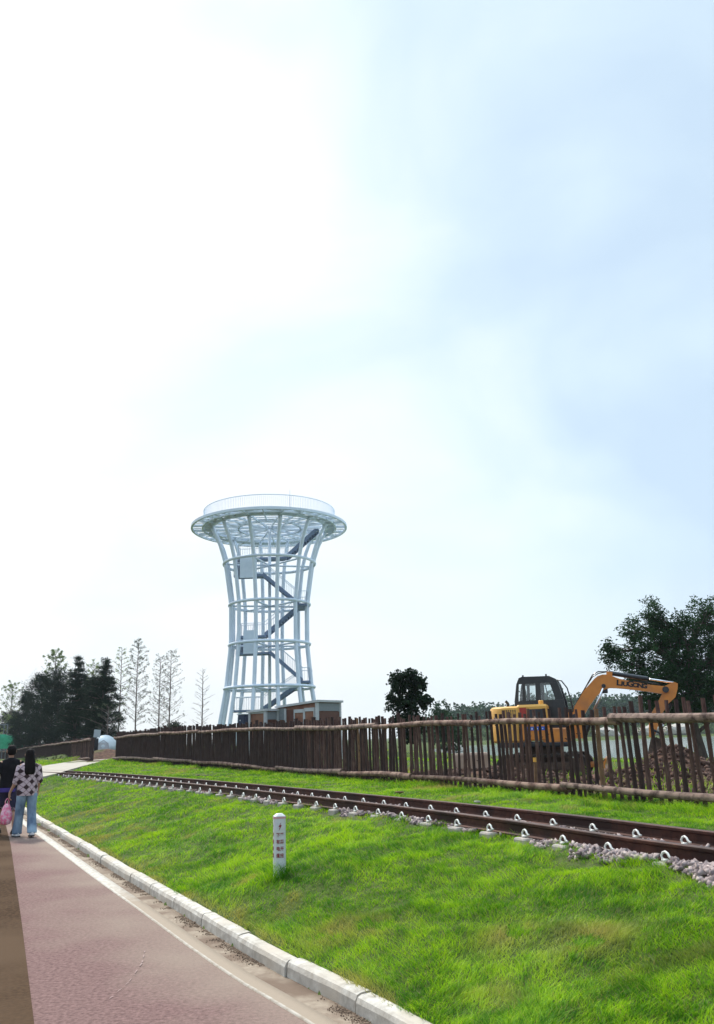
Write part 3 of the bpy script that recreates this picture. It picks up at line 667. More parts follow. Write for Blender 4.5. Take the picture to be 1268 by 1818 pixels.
f2 = fence(FEN2, None, lambda s_: float(np.interp(s_, _f2, topb)), lambda s_: float(np.interp(s_, _f2, topb)) - .12, lambda s_: .14, lambda s_: .10, 'far dark wooden fence beyond the gap, sloping down behind the pines', 100, 0, prad=.06)
# small white notice on the far fence
nm = MB(); nm.box((0, 0, 0), (.34, .02, .30), bev=.008); nm.box((-.02, .012, 0), (.05, .012, .2))
so = nm.build('paper_notice', mat('notice_white', (.8, .78, .74), (.7, .66, .62), rough=.7)); so.location = (-22.15, 62.3, 1.74); so.rotation_euler = (0, .5, math.radians(115)); tag(so, 'small white paper notice pinned to the far dark fence', 'notice')

# ------------------------------------------------------------------ white boundary markers
mw = mat('marker_paint', (.60, .61, .63), (.54, .55, .58), scale=20, rough=.55, bump=.1, big=(.52, .52, .50), bscale=6)
mred = mat('marker_red', (.26, .015, .018), (.20, .012, .016), rough=.6)
mpink = mat('marker_band', (.58, .33, .34), (.50, .27, .29), rough=.6)
def text_mesh(body, size, m, name, parent, mtx, ext=.0006, font=None, **k):
    cu = bpy.data.curves.new('t', 'FONT'); cu.body = body; cu.size = size; cu.extrude = ext; cu.align_x = 'CENTER'; cu.align_y = 'CENTER'; cu.resolution_u = 3; cu.offset = k.pop('offset', 0); cu.space_line = k.pop('line', 1)
    to = bpy.data.objects.new('t', cu); C.objects.link(to); bpy.context.view_layer.update()
    me = bpy.data.meshes.new_from_object(to.evaluated_get(bpy.context.evaluated_depsgraph_get())); bpy.data.objects.remove(to); me.materials.clear(); me.materials.append(m)
    o = bpy.data.objects.new(name, me); C.objects.link(o); o.parent = parent; o.matrix_local = mtx; return tag(o, **k)
def marker(loc, rz, label, H=.56):
    W = .115
    e = empty('marker_post', loc, rz, label=label, cat='marker post')
    m = MB(); c = .018; h_ = W / 2
    def ring(a, z, c=c): return [(-a + c, -a, z), (a - c, -a, z), (a, -a + c, z), (a, a - c, z), (a - c, a, z), (-a + c, a, z), (-a, a - c, z), (-a, -a + c, z)]
    m.loft([ring(h_, -.15), ring(h_, H - .025), ring(h_ - .004, H - .02), ring(h_ - .028, H)]); m.build('shaft', mw, e)
    m = MB(); m.loft([ring(h_ + .0025, H - .045), ring(h_ + .0025, H - .026)], cap=False); m.build('band', mpink, e)
    for k, rot in enumerate((0, -math.pi / 2)):
        fr = Matrix.Rotation(rot, 4, 'Z') @ Matrix.Translation((0, -h_ - .0015, 0)) @ Matrix.Rotation(math.pi / 2, 4, 'X')
        b = MB(); bolt = [(.012, .045), (-.016, .002), (-.002, .002), (-.012, -.042), (-.018, -.036), (-.014, -.052), (-.002, -.046), (-.007, -.040), (.018, .012), (.003, .012), (.018, .045)]
        bolt = [(.014, .042), (-.016, -.004), (-.003, -.004), (-.012, -.044), (.017, .012), (.003, .012)]
        m = MB(); m.add([fr @ Vector((x, y_ + H - .115, .001)) for x, y_ in bolt], [(0, 1, 2, 5), (2, 3, 4, 5)]); m.build('lightning_sign', mred, e)
        rows_ = ((-.019, '下有电缆'), (.019, '严禁开挖'))
        for cx_, chars in rows_:
            for i, ch in enumerate(chars):
                text_mesh(ch, .036, mred, 'character', e, fr @ Matrix.Translation((cx_, H - .195 - i * .062, .0)) @ Matrix.Scale(1.15, 4, (0, 1, 0)), offset=.0009)
    return e
gz = float(ground([-.85], [8.5])[0])
marker((-.85, 8.5, gz), math.radians(12), 'white square boundary post with red characters standing in the lawn')
marker((-17.1, 38.6, float(ground([-17.1], [38.6])[0])), .3, 'tiny distant white marker post beside the black-shirted man', H=.5)

# ------------------------------------------------------------------ white lattice observation tower
tw = mat('tower_paint', (.70, .78, .88), (.62, .71, .82), scale=1.5, rough=.45, spec=.4)
twd = mat('tower_soffit_paint', (.75, .82, .88), (.70, .77, .84), scale=1.2, rough=.6)
tws = mat('stair_steel', (.18, .24, .36), (.14, .19, .30), scale=3, rough=.55)
T = empty('observation_tower', (-8, 72, 1.0), label='tall pale blue white steel observation tower with flared round top', cat='tower')
def col_r(z):                                    # hourglass of the leaning columns, z above the base
    return float(np.interp(z, [0, 2.1, 5.05, 8.75, 12.25, 15.95, 17.5, 18.5, 19.2], [4.6, 4.25, 3.75, 3.4, 3.42, 3.95, 4.4, 4.85, 5.2]))
for k in range(12):
    a = math.radians(16.5 + 30 * k); m = MB(); pts = [];
    for z_ in np.linspace(-.3, 19.15, 26):
        r = col_r(z_); pts.append((math.sin(a) * r, -math.cos(a) * r, z_))
    m.tube(pts, .165, 10); m.build('column', tw, T, smooth=True)
for z_ in (5.05, 8.75, 12.25, 15.95):
    m = MB(); r = col_r(z_) + .12; m.tube([(r * math.cos(a), r * math.sin(a), z_) for a in np.linspace(0, 2 * math.pi, 49)], .13, 8, cap=False); m.build('ring_beam', tw, T, smooth=True)
    # radial ties to the core at every level
    m = MB()
    for k in (1, 3, 7, 9, 11):
        a = math.radians(16.5 + 30 * k); m.tube([(0, 0, z_ - .1), (math.sin(a) * r, -math.cos(a) * r, z_ - .1)], .085, 6)
    m.build('tie_beam', tw, T, smooth=True)
m = MB(); m.tube([(0, 0, -.3), (0, 0, 19.15)], .14, 10); m.build('core_post', tw, T, smooth=True)
ZR = 19.28
for r, h_, th in ((6.95, .22, .09), (6.0, .18, .07), (5.15, .22, .10), (2.8, .18, .09)):
    m = MB(); m.loft([[(r * math.cos(a) + 0, r * math.sin(a), z_) for a in np.linspace(0, 2 * math.pi, 72, endpoint=False)] for r, z_ in ((r - th, ZR - h_ / 2), (r + th, ZR - h_ / 2), (r + th, ZR + h_ / 2), (r - th, ZR + h_ / 2), (r - th, ZR - h_ / 2))], cap=False); m.build('roof_ring', tw, T)
m = MB()
for k in range(24):
    a = math.radians(16.5 + 15 * k); u = Vector((math.sin(a), -math.cos(a), 0)); r0 = .2 if k % 2 == 0 else 2.8
    c_ = u * (r0 + 6.95) / 2; m.box((c_.x, c_.y, ZR), ((6.95 - r0), .10, .18), rot=(0, 0, math.atan2(u.y, u.x)))
m.build('radial_beams', tw, T)
m = MB()                                          # purlins: straight slats laid across the roof, with open gaps
for yy in np.arange(-6.6, 6.7, .62):
    for r_in, r_out in ((0, 6.85),):
        xl = math.sqrt(max(0, r_out ** 2 - yy ** 2))
        if xl > .3: m.box((0, yy, ZR + .13), (2 * xl, .20, .06))
m.build('deck_slats', twd, T)
m = MB(); n_ = 72; rr = [(5.15, ZR + .18), (6.0, ZR + .18), (6.0, ZR + .28), (5.15, ZR + .28), (5.15, ZR + .18)]
m.loft([[(r * math.cos(a), r * math.sin(a), z_) for a in np.linspace(0, 2 * math.pi, n_, endpoint=False)] for r, z_ in rr], cap=False); m.build('walkway', twd, T)
m = MB()
for z_, r_t in ((1.2, .04), (.15, .02)): m.tube([(5.93 * math.cos(a), 5.93 * math.sin(a), ZR + .28 + z_) for a in np.linspace(0, 2 * math.pi, 97)], r_t, 5, cap=False)
m.build('handrail', tw, T)
m = MB()
for k in range(220):
    a = 2 * math.pi * k / 220; m.box((5.93 * math.cos(a), 5.93 * math.sin(a), ZR + .88), (.022, .022, 1.2), rot=(0, 0, a))
m.build('balusters', tw, T, kind='stuff')
m = MB(); m.tube([(2.0, -1.5, ZR), (2.0, -1.5, ZR + 3.2)], [.03, .012], 6); m.build('lightning_rod', tws, T)
def flight(p0, p1, wdt=1.35):
    """straight stair between two points in the tower's own coordinates"""
    p0 = Vector(p0); p1 = Vector(p1); d = p1 - p0; hd = Vector((d.x, d.y, 0)).normalized(); sd_ = Vector((-hd.y, hd.x, 0)); n = max(4, int(abs(d.z) / .19))
    st = bpy.data.objects.new('stair_flight', None); C.objects.link(st); st.parent = T
    m = MB()
    for sgn in (-1, 1):
        o = sd_ * sgn * wdt / 2; q = [p0 + o + Vector((0, 0, -.24)), p1 + o + Vector((0, 0, -.24)), p1 + o + Vector((0, 0, .16)), p0 + o + Vector((0, 0, .16))]; t_ = sd_ * .03
        m.add([v - t_ for v in q] + [v + t_ for v in q], [(0, 1, 2, 3), (7, 6, 5, 4), (0, 4, 5, 1), (1, 5, 6, 2), (2, 6, 7, 3), (3, 7, 4, 0)])
    m.build('stringer', tws, st)
    m = MB()
    for i in range(n):
        c_ = p0.lerp(p1, (i + .5) / n); m.box(c_, (.29, wdt - .06, .04), rot=(0, 0, math.atan2(hd.y, hd.x))); m.box(c_ + Vector((hd.x, hd.y, 0)) * (.13 * (1 if d.z > 0 else -1)) - Vector((0, 0, .08)), (.02, wdt - .06, .15), rot=(0, 0, math.atan2(hd.y, hd.x)))
    m.build('treads', tws, st)
    m = MB()
    for sgn in (-1, 1):
        o = sd_ * sgn * wdt / 2; m.tube([p0 + o + Vector((0, 0, 1.1)), p1 + o + Vector((0, 0, 1.1))], .03, 5); k = max(6, int(d.length / .2))
        for i in range(k + 1):
            c_ = p0.lerp(p1, i / k) + o; m.box(c_ + Vector((0, 0, .6)), (.018, .018, 1.0))
    m.build('railing', tw, st)
def landing(x0, x1, y0, y1, z_, panels=True):
    ln = bpy.data.objects.new('landing', None); C.objects.link(ln); ln.parent = T
    m = MB(); m.box(((x0 + x1) / 2, (y0 + y1) / 2, z_ - .08), (x1 - x0, y1 - y0, .18)); m.build('platform', tws, ln)
    m = MB(); xs = x0 if abs(x0) > abs(x1) else x1
    segs = [((xs, y0), (xs, y1)), ((x0, y0), (x1, y0)), ((x0, y1), (x1, y1))]
    for (ax, ay), (bx, by) in segs:
        L_ = math.hypot(bx - ax, by - ay); k = max(3, int(L_ / .2)); m.tube([(ax, ay, z_ + 1.1), (bx, by, z_ + 1.1)], .03, 5)
        for i in range(k + 1): m.box((ax + (bx - ax) * i / k, ay + (by - ay) * i / k, z_ + .55), (.018, .018, 1.1))
    m.build('railing', tw, ln)
ZB = 1.0
yb, yf = 1.1, -.9                                # back and front lines of the stair
flight((1.4, yb, 17.75 - ZB), (4.4, yb, 20.4 - ZB))
landing(-2.9, 1.4, yb - .6, yb + .6, 17.75 - ZB)
flight((-2.3, .6, 17.6 - ZB), (-2.3, yf + .4, 15.85 - ZB))
landing(-3.0, -.4, yf - .6, yf + .6, 15.8 - ZB)
flight((-.4, yf, 15.8 - ZB), (2.6, yf, 13.2 - ZB))
landing(2.4, 3.4, yf - .6, yb + .6, 13.1 - ZB)
flight((2.4, yb, 13.1 - ZB), (-.5, yb, 10.75 - ZB))
landing(-2.7, -.5, yb - .6, yb + .6, 10.7 - ZB)
flight((-2.2, .6, 10.6 - ZB), (-2.2, yf + .4, 9.05 - ZB))
landing(-2.7, .2, yf - .6, yf + .6, 9.0 - ZB)
flight((.2, yf, 9.0 - ZB), (2.9, yf, 6.6 - ZB))
landing(2.7, 3.6, yf - .6, yb + .6, 6.5 - ZB)
flight((2.7, yb, 6.5 - ZB), (-.6, yb, 4.4 - ZB))
landing(-3.3, -.6, yb - .6, yb + .6, 4.3 - ZB)
for (x0, x1, y_, z0, z1) in ((-2.45, -.95, yf - .66, 15.5, 17.5), (-2.1, -.85, yf - .66, 8.9, 10.9)):
    m = MB(); m.box(((x0 + x1) / 2, y_, (z0 + z1) / 2 - ZB), (x1 - x0, .06, z1 - z0)); m.build('stair_panel', tw, T)
m = MB(); m.box((0, 0, -.35), (11.6, 11.6, .3), bev=.05); m.build('plinth', conc, T)

# ------------------------------------------------------------------ kiosks and cabinet behind the fence
brownp = mat('brown_board', (.21, .075, .042), (.14, .05, .03), scale=2, rough=.6, stretch=(1, 1, 6), big=(.25, .115, .07), bscale=1.2)
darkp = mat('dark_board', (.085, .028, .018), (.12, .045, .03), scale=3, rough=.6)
greyp = mat('grey_blue_board', (.24, .26, .28), (.18, .20, .22), scale=6, rough=.6, stretch=(1, 1, 10))
whitem = mat('white_metal', (.50, .51, .53), (.42, .43, .45), scale=5, rough=.5)
glassd = mat('dark_glass', (.02, .02, .02), (.035, .03, .03), rough=.12, spec=.6)
def kiosk(loc, rz, Wf, Ws, H0, H1, doors, label):
    """Wf front width (local x), Ws depth (local y). Mono-pitch roof from H0 at x=0 to H1 at x=Wf"""
    k = empty('kiosk', loc, rz, label=label, cat='kiosk')
    hf = lambda x: H0 + (H1 - H0) * x / Wf
    m = MB(); m.prism([(0, 0), (Wf, 0), (Wf, H1 - .02), (0, H0 - .02)], 0, Ws); m.build('wall', brownp, k)
    m = MB(); m.prism([(-.12, H0 - .04), (Wf + .14, H1 - .03), (Wf + .14, H1 + .07), (-.12, H0 + .06)], -.14, Ws + .14); m.build('roof', whitem, k)
    for x in (0, Wf):
        for y_ in (0, Ws): m = MB(); m.box((x, y_, hf(x) / 2 - .03), (.13, .13, hf(x) - .04)); m.build('corner_post', whitem, k)
    # side (local +x) wall: grey upper band over dark board
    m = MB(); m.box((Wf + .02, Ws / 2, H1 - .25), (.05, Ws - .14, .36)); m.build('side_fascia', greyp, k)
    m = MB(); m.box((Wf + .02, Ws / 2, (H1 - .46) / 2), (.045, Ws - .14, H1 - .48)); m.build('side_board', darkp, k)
    if doors:
        m = MB(); m.box((.24, -.02, H0 - .33), (.36, .05, .55)); m.build('front_fascia', greyp, k)
        m = MB(); m.box((.50, -.03, (H0 - .05) / 2), (.12, .06, H0 - .1)); m.build('door_post', whitem, k)
        m = MB(); m.box((.80, -.012, 1.2), (.46, .03, 2.3)); m.build('dark_doorway_panel', darkp, k)  # solid dark panel painted as the shade inside the open doorway
        for x0 in (1.10, 1.76):
            d = MB(); w_ = .60; hh = hf(x0) - .22
            for xx in (x0, x0 + w_): d.box((xx, -.035, hh / 2), (.05, .07, hh))
            d.box((x0 + w_ / 2, -.035, hh - .08), (w_, .07, .16)); d.box((x0 + w_ / 2, -.035, .05), (w_, .07, .1)); dd = d.build('door', whitem, k)
            h2 = MB(); h2.box((x0 + w_ / 2, -.02, hh / 2 - .03), (w_ - .05, .03, hh - .2)); h2.build('door_board', brownp, dd)
    else:
        m = MB(); m.box((Wf / 2, -.02, H0 - .05), (Wf - .1, .05, .09)); m.box((Wf / 2, -.02, .1), (Wf - .1, .05, .1)); m.build('trim', whitem, k)
    return k
kz = float(ground([-3], [40])[0]) - .02
kiosk((-4.12, 40.9, kz), math.radians(-38), 2.5, 1.65, 2.50, 2.66, True, 'larger brown kiosk with white double doors before the tower')
kiosk((-5.5, 40.9, kz), math.radians(-38), 1.05, .8, 2.32, 2.36, False, 'small brown boarded kiosk left of the larger one')
cab = empty('cabinet', (-5.65, 39.6, kz), math.radians(-20), label='dark blue poster cabinet standing left of the small kiosk', cat='cabinet')
m = MB(); m.box((0, 0, 1.08), (.36, .4, 2.16), bev=.02); m.build('body', mat('navy_board', (.012, .02, .05), (.03, .04, .08), scale=5, rough=.5), cab)
m = MB(); m.box((0, 0, 2.18), (.42, .46, .05), bev=.01); m.build('lid', whitem, cab)
m = MB()
for (a_, b_, c_) in ((-.05, 1.9, .05), (.06, 1.55, .035), (-.03, 1.3, .08), (.08, 1.75, .03), (-.1, 1.62, .02)): m.box((a_, -.203, b_), (c_, .008, c_ * 1.2))
m.build('poster', whitem, cab)

# ------------------------------------------------------------------ excavator
EY = .55
ex = empty('excavator', (4.41, 21.0, .55), math.radians(-18), label='orange tracked excavator with black cab digging behind the log fence', cat='excavator')
org = mat('excavator_orange', (.66, .235, .035), (.58, .195, .03), scale=4, rough=.42, coat=.15, big=(.46, .17, .045), bscale=2.2)
yel = mat('excavator_yellow', (.76, .40, .07), (.68, .33, .05), scale=3, rough=.4, coat=.15)
blk = mat('cab_black', (.012, .014, .018), (.02, .022, .026), scale=5, rough=.35, coat=.2)
rub = mat('track_rubber', (.02, .017, .015), (.06, .04, .03), scale=10, rough=.95, bump=.5)
muds = mat('muddy_steel', (.07, .045, .032), (.14, .09, .065), scale=8, rough=.9, bump=.4)
chrome = mat('cylinder_rod', (.75, .75, .76), (.7, .7, .72), rough=.18, metal=.9)
redp = mat('red_panel', (.45, .05, .03), (.36, .04, .03), rough=.5)
gl = bpy.data.materials.new('glass'); gl.use_nodes = True; t, p = nodes_of(gl); N = t.nodes
tr = N.new('ShaderNodeBsdfTransparent'); tr.inputs[0].default_value = (.93, .96, .96, 1); g_ = N.new('ShaderNodeBsdfGlossy'); g_.inputs['Roughness'].default_value = .03
fr = N.new('ShaderNodeFresnel'); fr.inputs[0].default_value = 1.15; ms = N.new('ShaderNodeMixShader'); ms.inputs[0].default_value = .07; t.links.new(tr.outputs[0], ms.inputs[1]); t.links.new(g_.outputs[0], ms.inputs[2]); t.links.new(ms.outputs[0], N['Material Output'].inputs[0])
def rrect(x0, x1, z0, z1, r, n=4):
    out = []
    for cx, cz, a0 in ((x1 - r, z0 + r, -90), (x1 - r, z1 - r, 0), (x0 + r, z1 - r, 90), (x0 + r, z0 + r, 180)):
        for i in range(n + 1):
            a = math.radians(a0 + 90 * i / n); out.append((cx + r * math.cos(a), cz + r * math.sin(a)))
    return out
for sy in (-1, 1):                                # crawler tracks
    e = bpy.data.objects.new('crawler_track', None); C.objects.link(e); e.parent = ex
    y0, y1 = sy * .95 - .2, sy * .95 + .2
    outer = []; n = 64
    for i in range(n):
        u = i / n; 
        a = 2 * math.pi * u; cx = 1.0 if math.cos(a) > 0 else -.85
        outer.append((cx * .85 + .25 * math.cos(a), .30 + .27 * math.sin(a)))
    m = MB(); m.loft([[(x, y, z) for x, z in outer] for y in (y0, y1)], cap=False)
    inner = [(x * .94, .30 + (z - .30) * .82) for x, z in outer]
    m.loft([[(x, y, z) for x, z in inner] for y in (y0, y1)], cap=False)
    for y in (y0, y1): m.loft([[(x, y, z) for x, z in outer], [(x, y, z) for x, z in inner]], cap=False)
    for i in range(0, n, 1):
        x, z = outer[i]; x2, z2 = outer[(i + 1) % n]; k = max(1, int(math.hypot(x2 - x, z2 - z) / .1))
        for j in range(k): m.box((x + (x2 - x) * j / k, (y0 + y1) / 2, z + (z2 - z) * j / k), (.04, .42, .04), rot=(0, -math.atan2(z2 - z, x2 - x), 0))
    m.build('track_belt', rub, e)
    m = MB(); m.box((.03, sy * .95, .30), (1.5, .22, .2), bev=.04); m.build('track_frame', muds, e)
    for x in (-.72, .86):
        m = MB(); m.lathe([(.02, -.12), (.2, -.12), (.2, -.06), (.12, -.03), (.12, .03), (.2, .06), (.2, .12), (.02, .12)], n=20); w_ = m.build('sprocket', muds, e); w_.rotation_euler = (math.pi / 2, 0, 0); w_.location = (x, sy * .95, .30)
    for x in (-.4, -.1, .2, .5):
        m = MB(); m.lathe([(.01, -.1), (.08, -.1), (.08, .1), (.01, .1)], n=14); w_ = m.build('roller', muds, e); w_.rotation_euler = (math.pi / 2, 0, 0); w_.location = (x, sy * .95, .15)
m = MB(); m.box((.0, 0, .42), (1.3, 1.3, .3), bev=.06); m.lathe([(.05, .55), (.48, .55), (.48, .74), (.05, .74)], n=28); m.build('undercarriage', muds, ex)
m = MB(); m.prism([(1.42, .1), (1.50, .12), (1.46, .3), (1.52, .46), (1.46, .46), (1.39, .3)], -.98, .98); m.box((1.2, -.5, .3), (.5, .09, .09)); m.box((1.2, .5, .3), (.5, .09, .09)); m.build('dozer_blade', org, ex)
m = MB(); m.box((-.1, 0, .80), (1.7, 1.8, .12), bev=.03); m.build('deck_frame', blk, ex)
# counterweight: rounded rear
m = MB(); rings = []
def tail(z, s=1.0):
    pts = [(-.35, -.93 * s, z)]
    for i in range(13):
        a = math.radians(-90 - 180 * i / 12); pts.append((-.62 + .62 * s * math.cos(a) * 1.0, .93 * s * math.sin(a) if True else 0, z))
    pts.append((-.35, .93 * s, z)); return pts
m.loft([tail(.86, .95), tail(.90, 1), tail(1.28, 1), tail(1.33, .985)]); m.build('counterweight', yel, ex, smooth='auto')
m = MB(); m.loft([tail(1.34, .98), tail(1.58, .98), tail(1.67, .955), tail(1.705, .89)]); m.build('engine_cover', yel, ex, smooth='auto')
# right side body (towards the viewer)
m = MB(); m.box((-.12, -.62, 1.10), (.75, .62, .42), bev=.03); m.box((.42, -.60, 1.0), (.62, .60, .34), bev=.03); m.build('side_body', org, ex)
m = MB(); m.box((-.1, -.60, 1.53), (.72, .64, .40), bev=.05); m.build('side_hood', yel, ex)
m = MB(); m.lathe([(.05, 0), (.06, 0), (.06, .09), (.045, .10), (.0, .10)], (.12, -.72, 1.725), n=14); m.build('filler_cap', yel, ex)
m = MB(); m.box((-.30, -.925, 1.52), (.16, .012, .28)); m.build('red_side_panel', redp, ex)
m = MB(); m.box((.02, -.925, 1.50), (.34, .012, .24), bev=.004); m.build('side_grille', blk, ex)
m = MB()
for i in range(7):
    for j in range(8): m.box((-.80 + i * .052, -.905 + (.03 if i < 2 else 0), 1.38 + j * .033), (.03, .02, .02))
m.build('vent_holes', blk, ex)
m = MB(); m.tube([(-.75, -.2, 1.70), (-.75, -.2, 1.80), (-.80, -.22, 1.86)], .035, 10); m.build('exhaust_pipe', blk, ex)
bluem = mat('blue_sticker', (.03, .12, .55), (.025, .10, .48), rough=.5); whs = mat('sticker_white', (.75, .78, .8), (.7, .72, .75), rough=.5)
m = MB(); m.box((-.02, -.9355, 1.17), (.52, .008, .085)); stk = m.build('blue_decal', bluem, ex)
m = MB()
for i in range(8):
    x = -.24 + i * .062; m.box((x, -.942, 1.165 + .01 * (i % 2)), (.026, .004, .022 + .012 * (i % 3)))
m.build('decal_marks', whs, stk)
# cab
cab = bpy.data.objects.new('cab', None); C.objects.link(cab); cab.parent = ex
Y0, Y1 = .0, .95
sidep = [[(-.65, .92), (.66, .92), (.665, 1.4), (.61, 1.85), (-.605, 1.85)],
         [(-.605, 1.851), (-.51, 1.851), (-.47, 2.27), (-.53, 2.27)], [(-.40, 1.851), (-.32, 1.851), (-.31, 2.27), (-.38, 2.27)],
         [(-.075, 1.851), (.055, 1.851), (.065, 2.27), (-.055, 2.27)], [(.41, 1.851), (.608, 1.851), (.495, 2.27), (.30, 2.27)],
         [(-.53, 2.271), (.495, 2.271), (.44, 2.37), (.30, 2.44), (-.38, 2.45), (-.46, 2.42)]]
m = MB()
for y in (Y0, Y1 - .05):
    for q in sidep: m.prism(q, y, y + .05)
m.prism([(-.46, 2.42), (-.38, 2.452), (.30, 2.442), (.44, 2.37), (.43, 2.33), (.29, 2.40), (-.37, 2.41), (-.44, 2.39)], Y0 + .051, Y1 - .051)
m.prism([(-.65, .92), (-.60, .92), (-.56, 1.85), (-.605, 1.85)], Y0 + .051, Y1 - .051)
m.prism([(.62, .92), (.66, .92), (.665, 1.35), (.62, 1.35)], Y0 + .051, Y1 - .051)
m.box((0, (Y0 + Y1) / 2, .95), (1.2, .84, .06)); m.build('cab_frame', blk, cab)
for q in ([(-.51, 1.86), (-.40, 1.86), (-.38, 2.27), (-.47, 2.27)], [(-.32, 1.86), (-.075, 1.86), (-.055, 2.27), (-.31, 2.27)], [(.055, 1.86), (.41, 1.86), (.30, 2.27), (.065, 2.27)]):
    for y in (Y0 + .02, Y1 - .03): m = MB(); m.prism(q, y, y + .008); m.build('cab_window', gl, cab)
m = MB(); m.add([(.655, Y0 + .06, 1.36), (.655, Y1 - .06, 1.36), (.49, Y1 - .06, 2.30), (.49, Y0 + .06, 2.30), (.647, Y0 + .06, 1.36), (.647, Y1 - .06, 1.36), (.482, Y1 - .06, 2.30), (.482, Y0 + .06, 2.30)], [(0, 1, 2, 3), (7, 6, 5, 4), (0, 4, 5, 1), (1, 5, 6, 2), (2, 6, 7, 3), (3, 7, 4, 0)]); m.build('windscreen', gl, cab)
m = MB(); m.tube([(.49, Y0 + .02, 2.33), (.60, Y0 - .04, 2.30), (.72, Y0 - .06, 2.12), (.80, Y0 - .06, 1.75), (.83, Y0 - .04, 1.3), (.83, Y0 + .05, 1.0)], .016, 6); m.build('grab_rail', blk, cab, smooth=True)
m = MB(); m.box((-.22, .45, 1.42), (.46, .48, .12), bev=.04); m.box((-.40, .45, 1.70), (.12, .46, .56), rot=(0, -.15, 0), bev=.04); m.box((-.40, .45, 2.07), (.09, .26, .18), bev=.04); m.tube([(-.42, .45, 1.9), (-.40, .45, 2.05)], .03, 6)
m.box((-.05, .2, 1.75), (.3, .06, .2), bev=.02); m.build('seat', blk, cab)
m = MB(); m.tube([(.22, .35, 1.3), (.20, .33, 1.9), (.16, .3, 2.25)], .012, 5); m.tube([(.30, .7, 1.3), (.34, .7, 1.9)], .012, 5); m.tube([(.08, .3, 2.05), (.10, .3, 2.1)], .02, 5); m.build('lever', blk, cab)
m = MB(); m.box((-.02, .1, 2.25), (.07, .03, .1), rot=(0, .3, 0)); m.tube([(-.02, .1, 2.38), (-.02, .1, 2.3)], .01, 5); m.build('mirror', blk, cab)
m = MB(); m.box((-.36, .1, 2.47), (.04, .04, .05)); m.box((.22, .1, 2.47), (.04, .04, .05)); m.build('work_light', blk, cab)
# boom, arm, bucket
BY = -.12
boomP = [(.80, 1.40), (.86, 1.66), (1.12, 2.03), (1.40, 2.30), (1.48, 2.36), (1.60, 2.395), (1.74, 2.385), (1.99, 2.27), (2.66, 2.10), (2.98, 2.05), (3.07, 1.98), (3.0, 1.89), (2.88, 1.885), (2.57, 1.95), (2.10, 2.03), (1.87, 2.06), (1.72, 2.07), (1.58, 2.02), (1.40, 1.88), (1.20, 1.64), (1.02, 1.38), (.90, 1.32)]
def tri_prism(mb, poly, y0, y1):
    """concave outline: side faces triangulated"""
    from mathutils.geometry import tessellate_polygon
    tris = tessellate_polygon([[Vector((x, z, 0)) for x, z in poly]]); n = len(poly)
    vs = [(x, y0, z) for x, z in poly] + [(x, y1, z) for x, z in poly]; fs = []
    for a, b, c in tris: fs.append((a, b, c)); fs.append((a + n, b + n, c + n))
    for i in range(n): j = (i + 1) % n; fs.append((i, j, j + n, i + n))
    mb.add(vs, fs)
boom = MB(); tri_prism(boom, boomP, BY - .11, BY + .11)
rim = [(x, z) for x, z in boomP]
boom = boom.build('boom', org, ex)
for px_, pz_, pr_, pl_ in ((3.0, 1.97, .075, .15), (1.60, 2.12, .05, .14), (.86, 1.42, .07, .2)):
    m = MB(); m.tube([(px_, BY - pl_, pz_), (px_, BY + pl_, pz_)], pr_, 14); m.build('pivot_pin', blk, boom)
m = MB(); m.box((1.60, BY, 2.03), (.16, .14, .16), bev=.02); m.build('cylinder_bracket', blk, boom)
m = MB(); m.box((.86, BY - .17, 1.22), (.34, .05, .62)); m.box((.86, BY + .17, 1.22), (.34, .05, .62)); m.build('boom_bracket', org, ex)
letm = mat('lettering_black', (.012, .012, .013), (.015, .015, .016), rough=.5)
mt = Matrix.Translation((2.235, BY - .1125, 2.135)) @ Matrix.Rotation(math.atan2(-.078, .57), 4, 'Y').inverted() @ Matrix.Rotation(math.pi / 2, 4, 'X')
mt = Matrix.Translation((2.235, BY - .1125, 2.130)) @ Matrix.Rotation(math.radians(9), 4, 'Y') @ Matrix.Rotation(math.pi / 2, 4, 'X') @ Matrix.Scale(1.22, 4, (1, 0, 0))
for ch, x, s_ in (('L', -.27, .18), ('I', -.197, .14), ('U', -.122, .14), ('G', -.013, .18), ('O', .10, .14), ('N', .20, .14), ('G', .295, .14)):
    lo_ = -.0205 if s_ < .15 else 0
    text_mesh(ch, s_, letm, 'letter', boom, mt @ Matrix.Translation((x * .86, -.013 if s_ < .15 else 0, .0)), offset=.0075)
m = MB(); m.tube([(1.75, BY, 2.43), (2.63, BY, 2.245)], .055, 12); c1 = m.build('arm_cylinder', blk, ex, smooth='auto')
m = MB(); m.tube([(2.60, BY, 2.252), (3.20, BY, 2.125)], .024, 10); m.build('piston_rod', chrome, c1, smooth=True)
m = MB(); m.box((1.76, BY, 2.40), (.14, .12, .12), rot=(0, .2, 0)); m.build('cylinder_mount', org, c1)
for sy in (-1, 1):
    m = MB(); m.tube([(1.02, BY + sy * .15, .95), (1.30, BY + sy * .15, 1.54)], .05, 10); c2 = m.build('boom_cylinder', blk, ex, smooth='auto')
    m = MB(); m.tube([(1.28, BY + sy * .15, 1.50), (1.58, BY + sy * .15, 2.06)], .026, 10); m.build('piston_rod', chrome, c2, smooth=True)
for dy in (-.04, .0, .05):
    m = MB(); m.tube([(.95, BY + dy, 1.80), (1.18, BY + dy, 2.13), (1.36, BY + dy, 2.36 + abs(dy)), (1.5, BY + dy, 2.43 + abs(dy)), (1.72, BY + dy, 2.46)], .014, 6); m.build('hose', blk, boom, smooth=True)
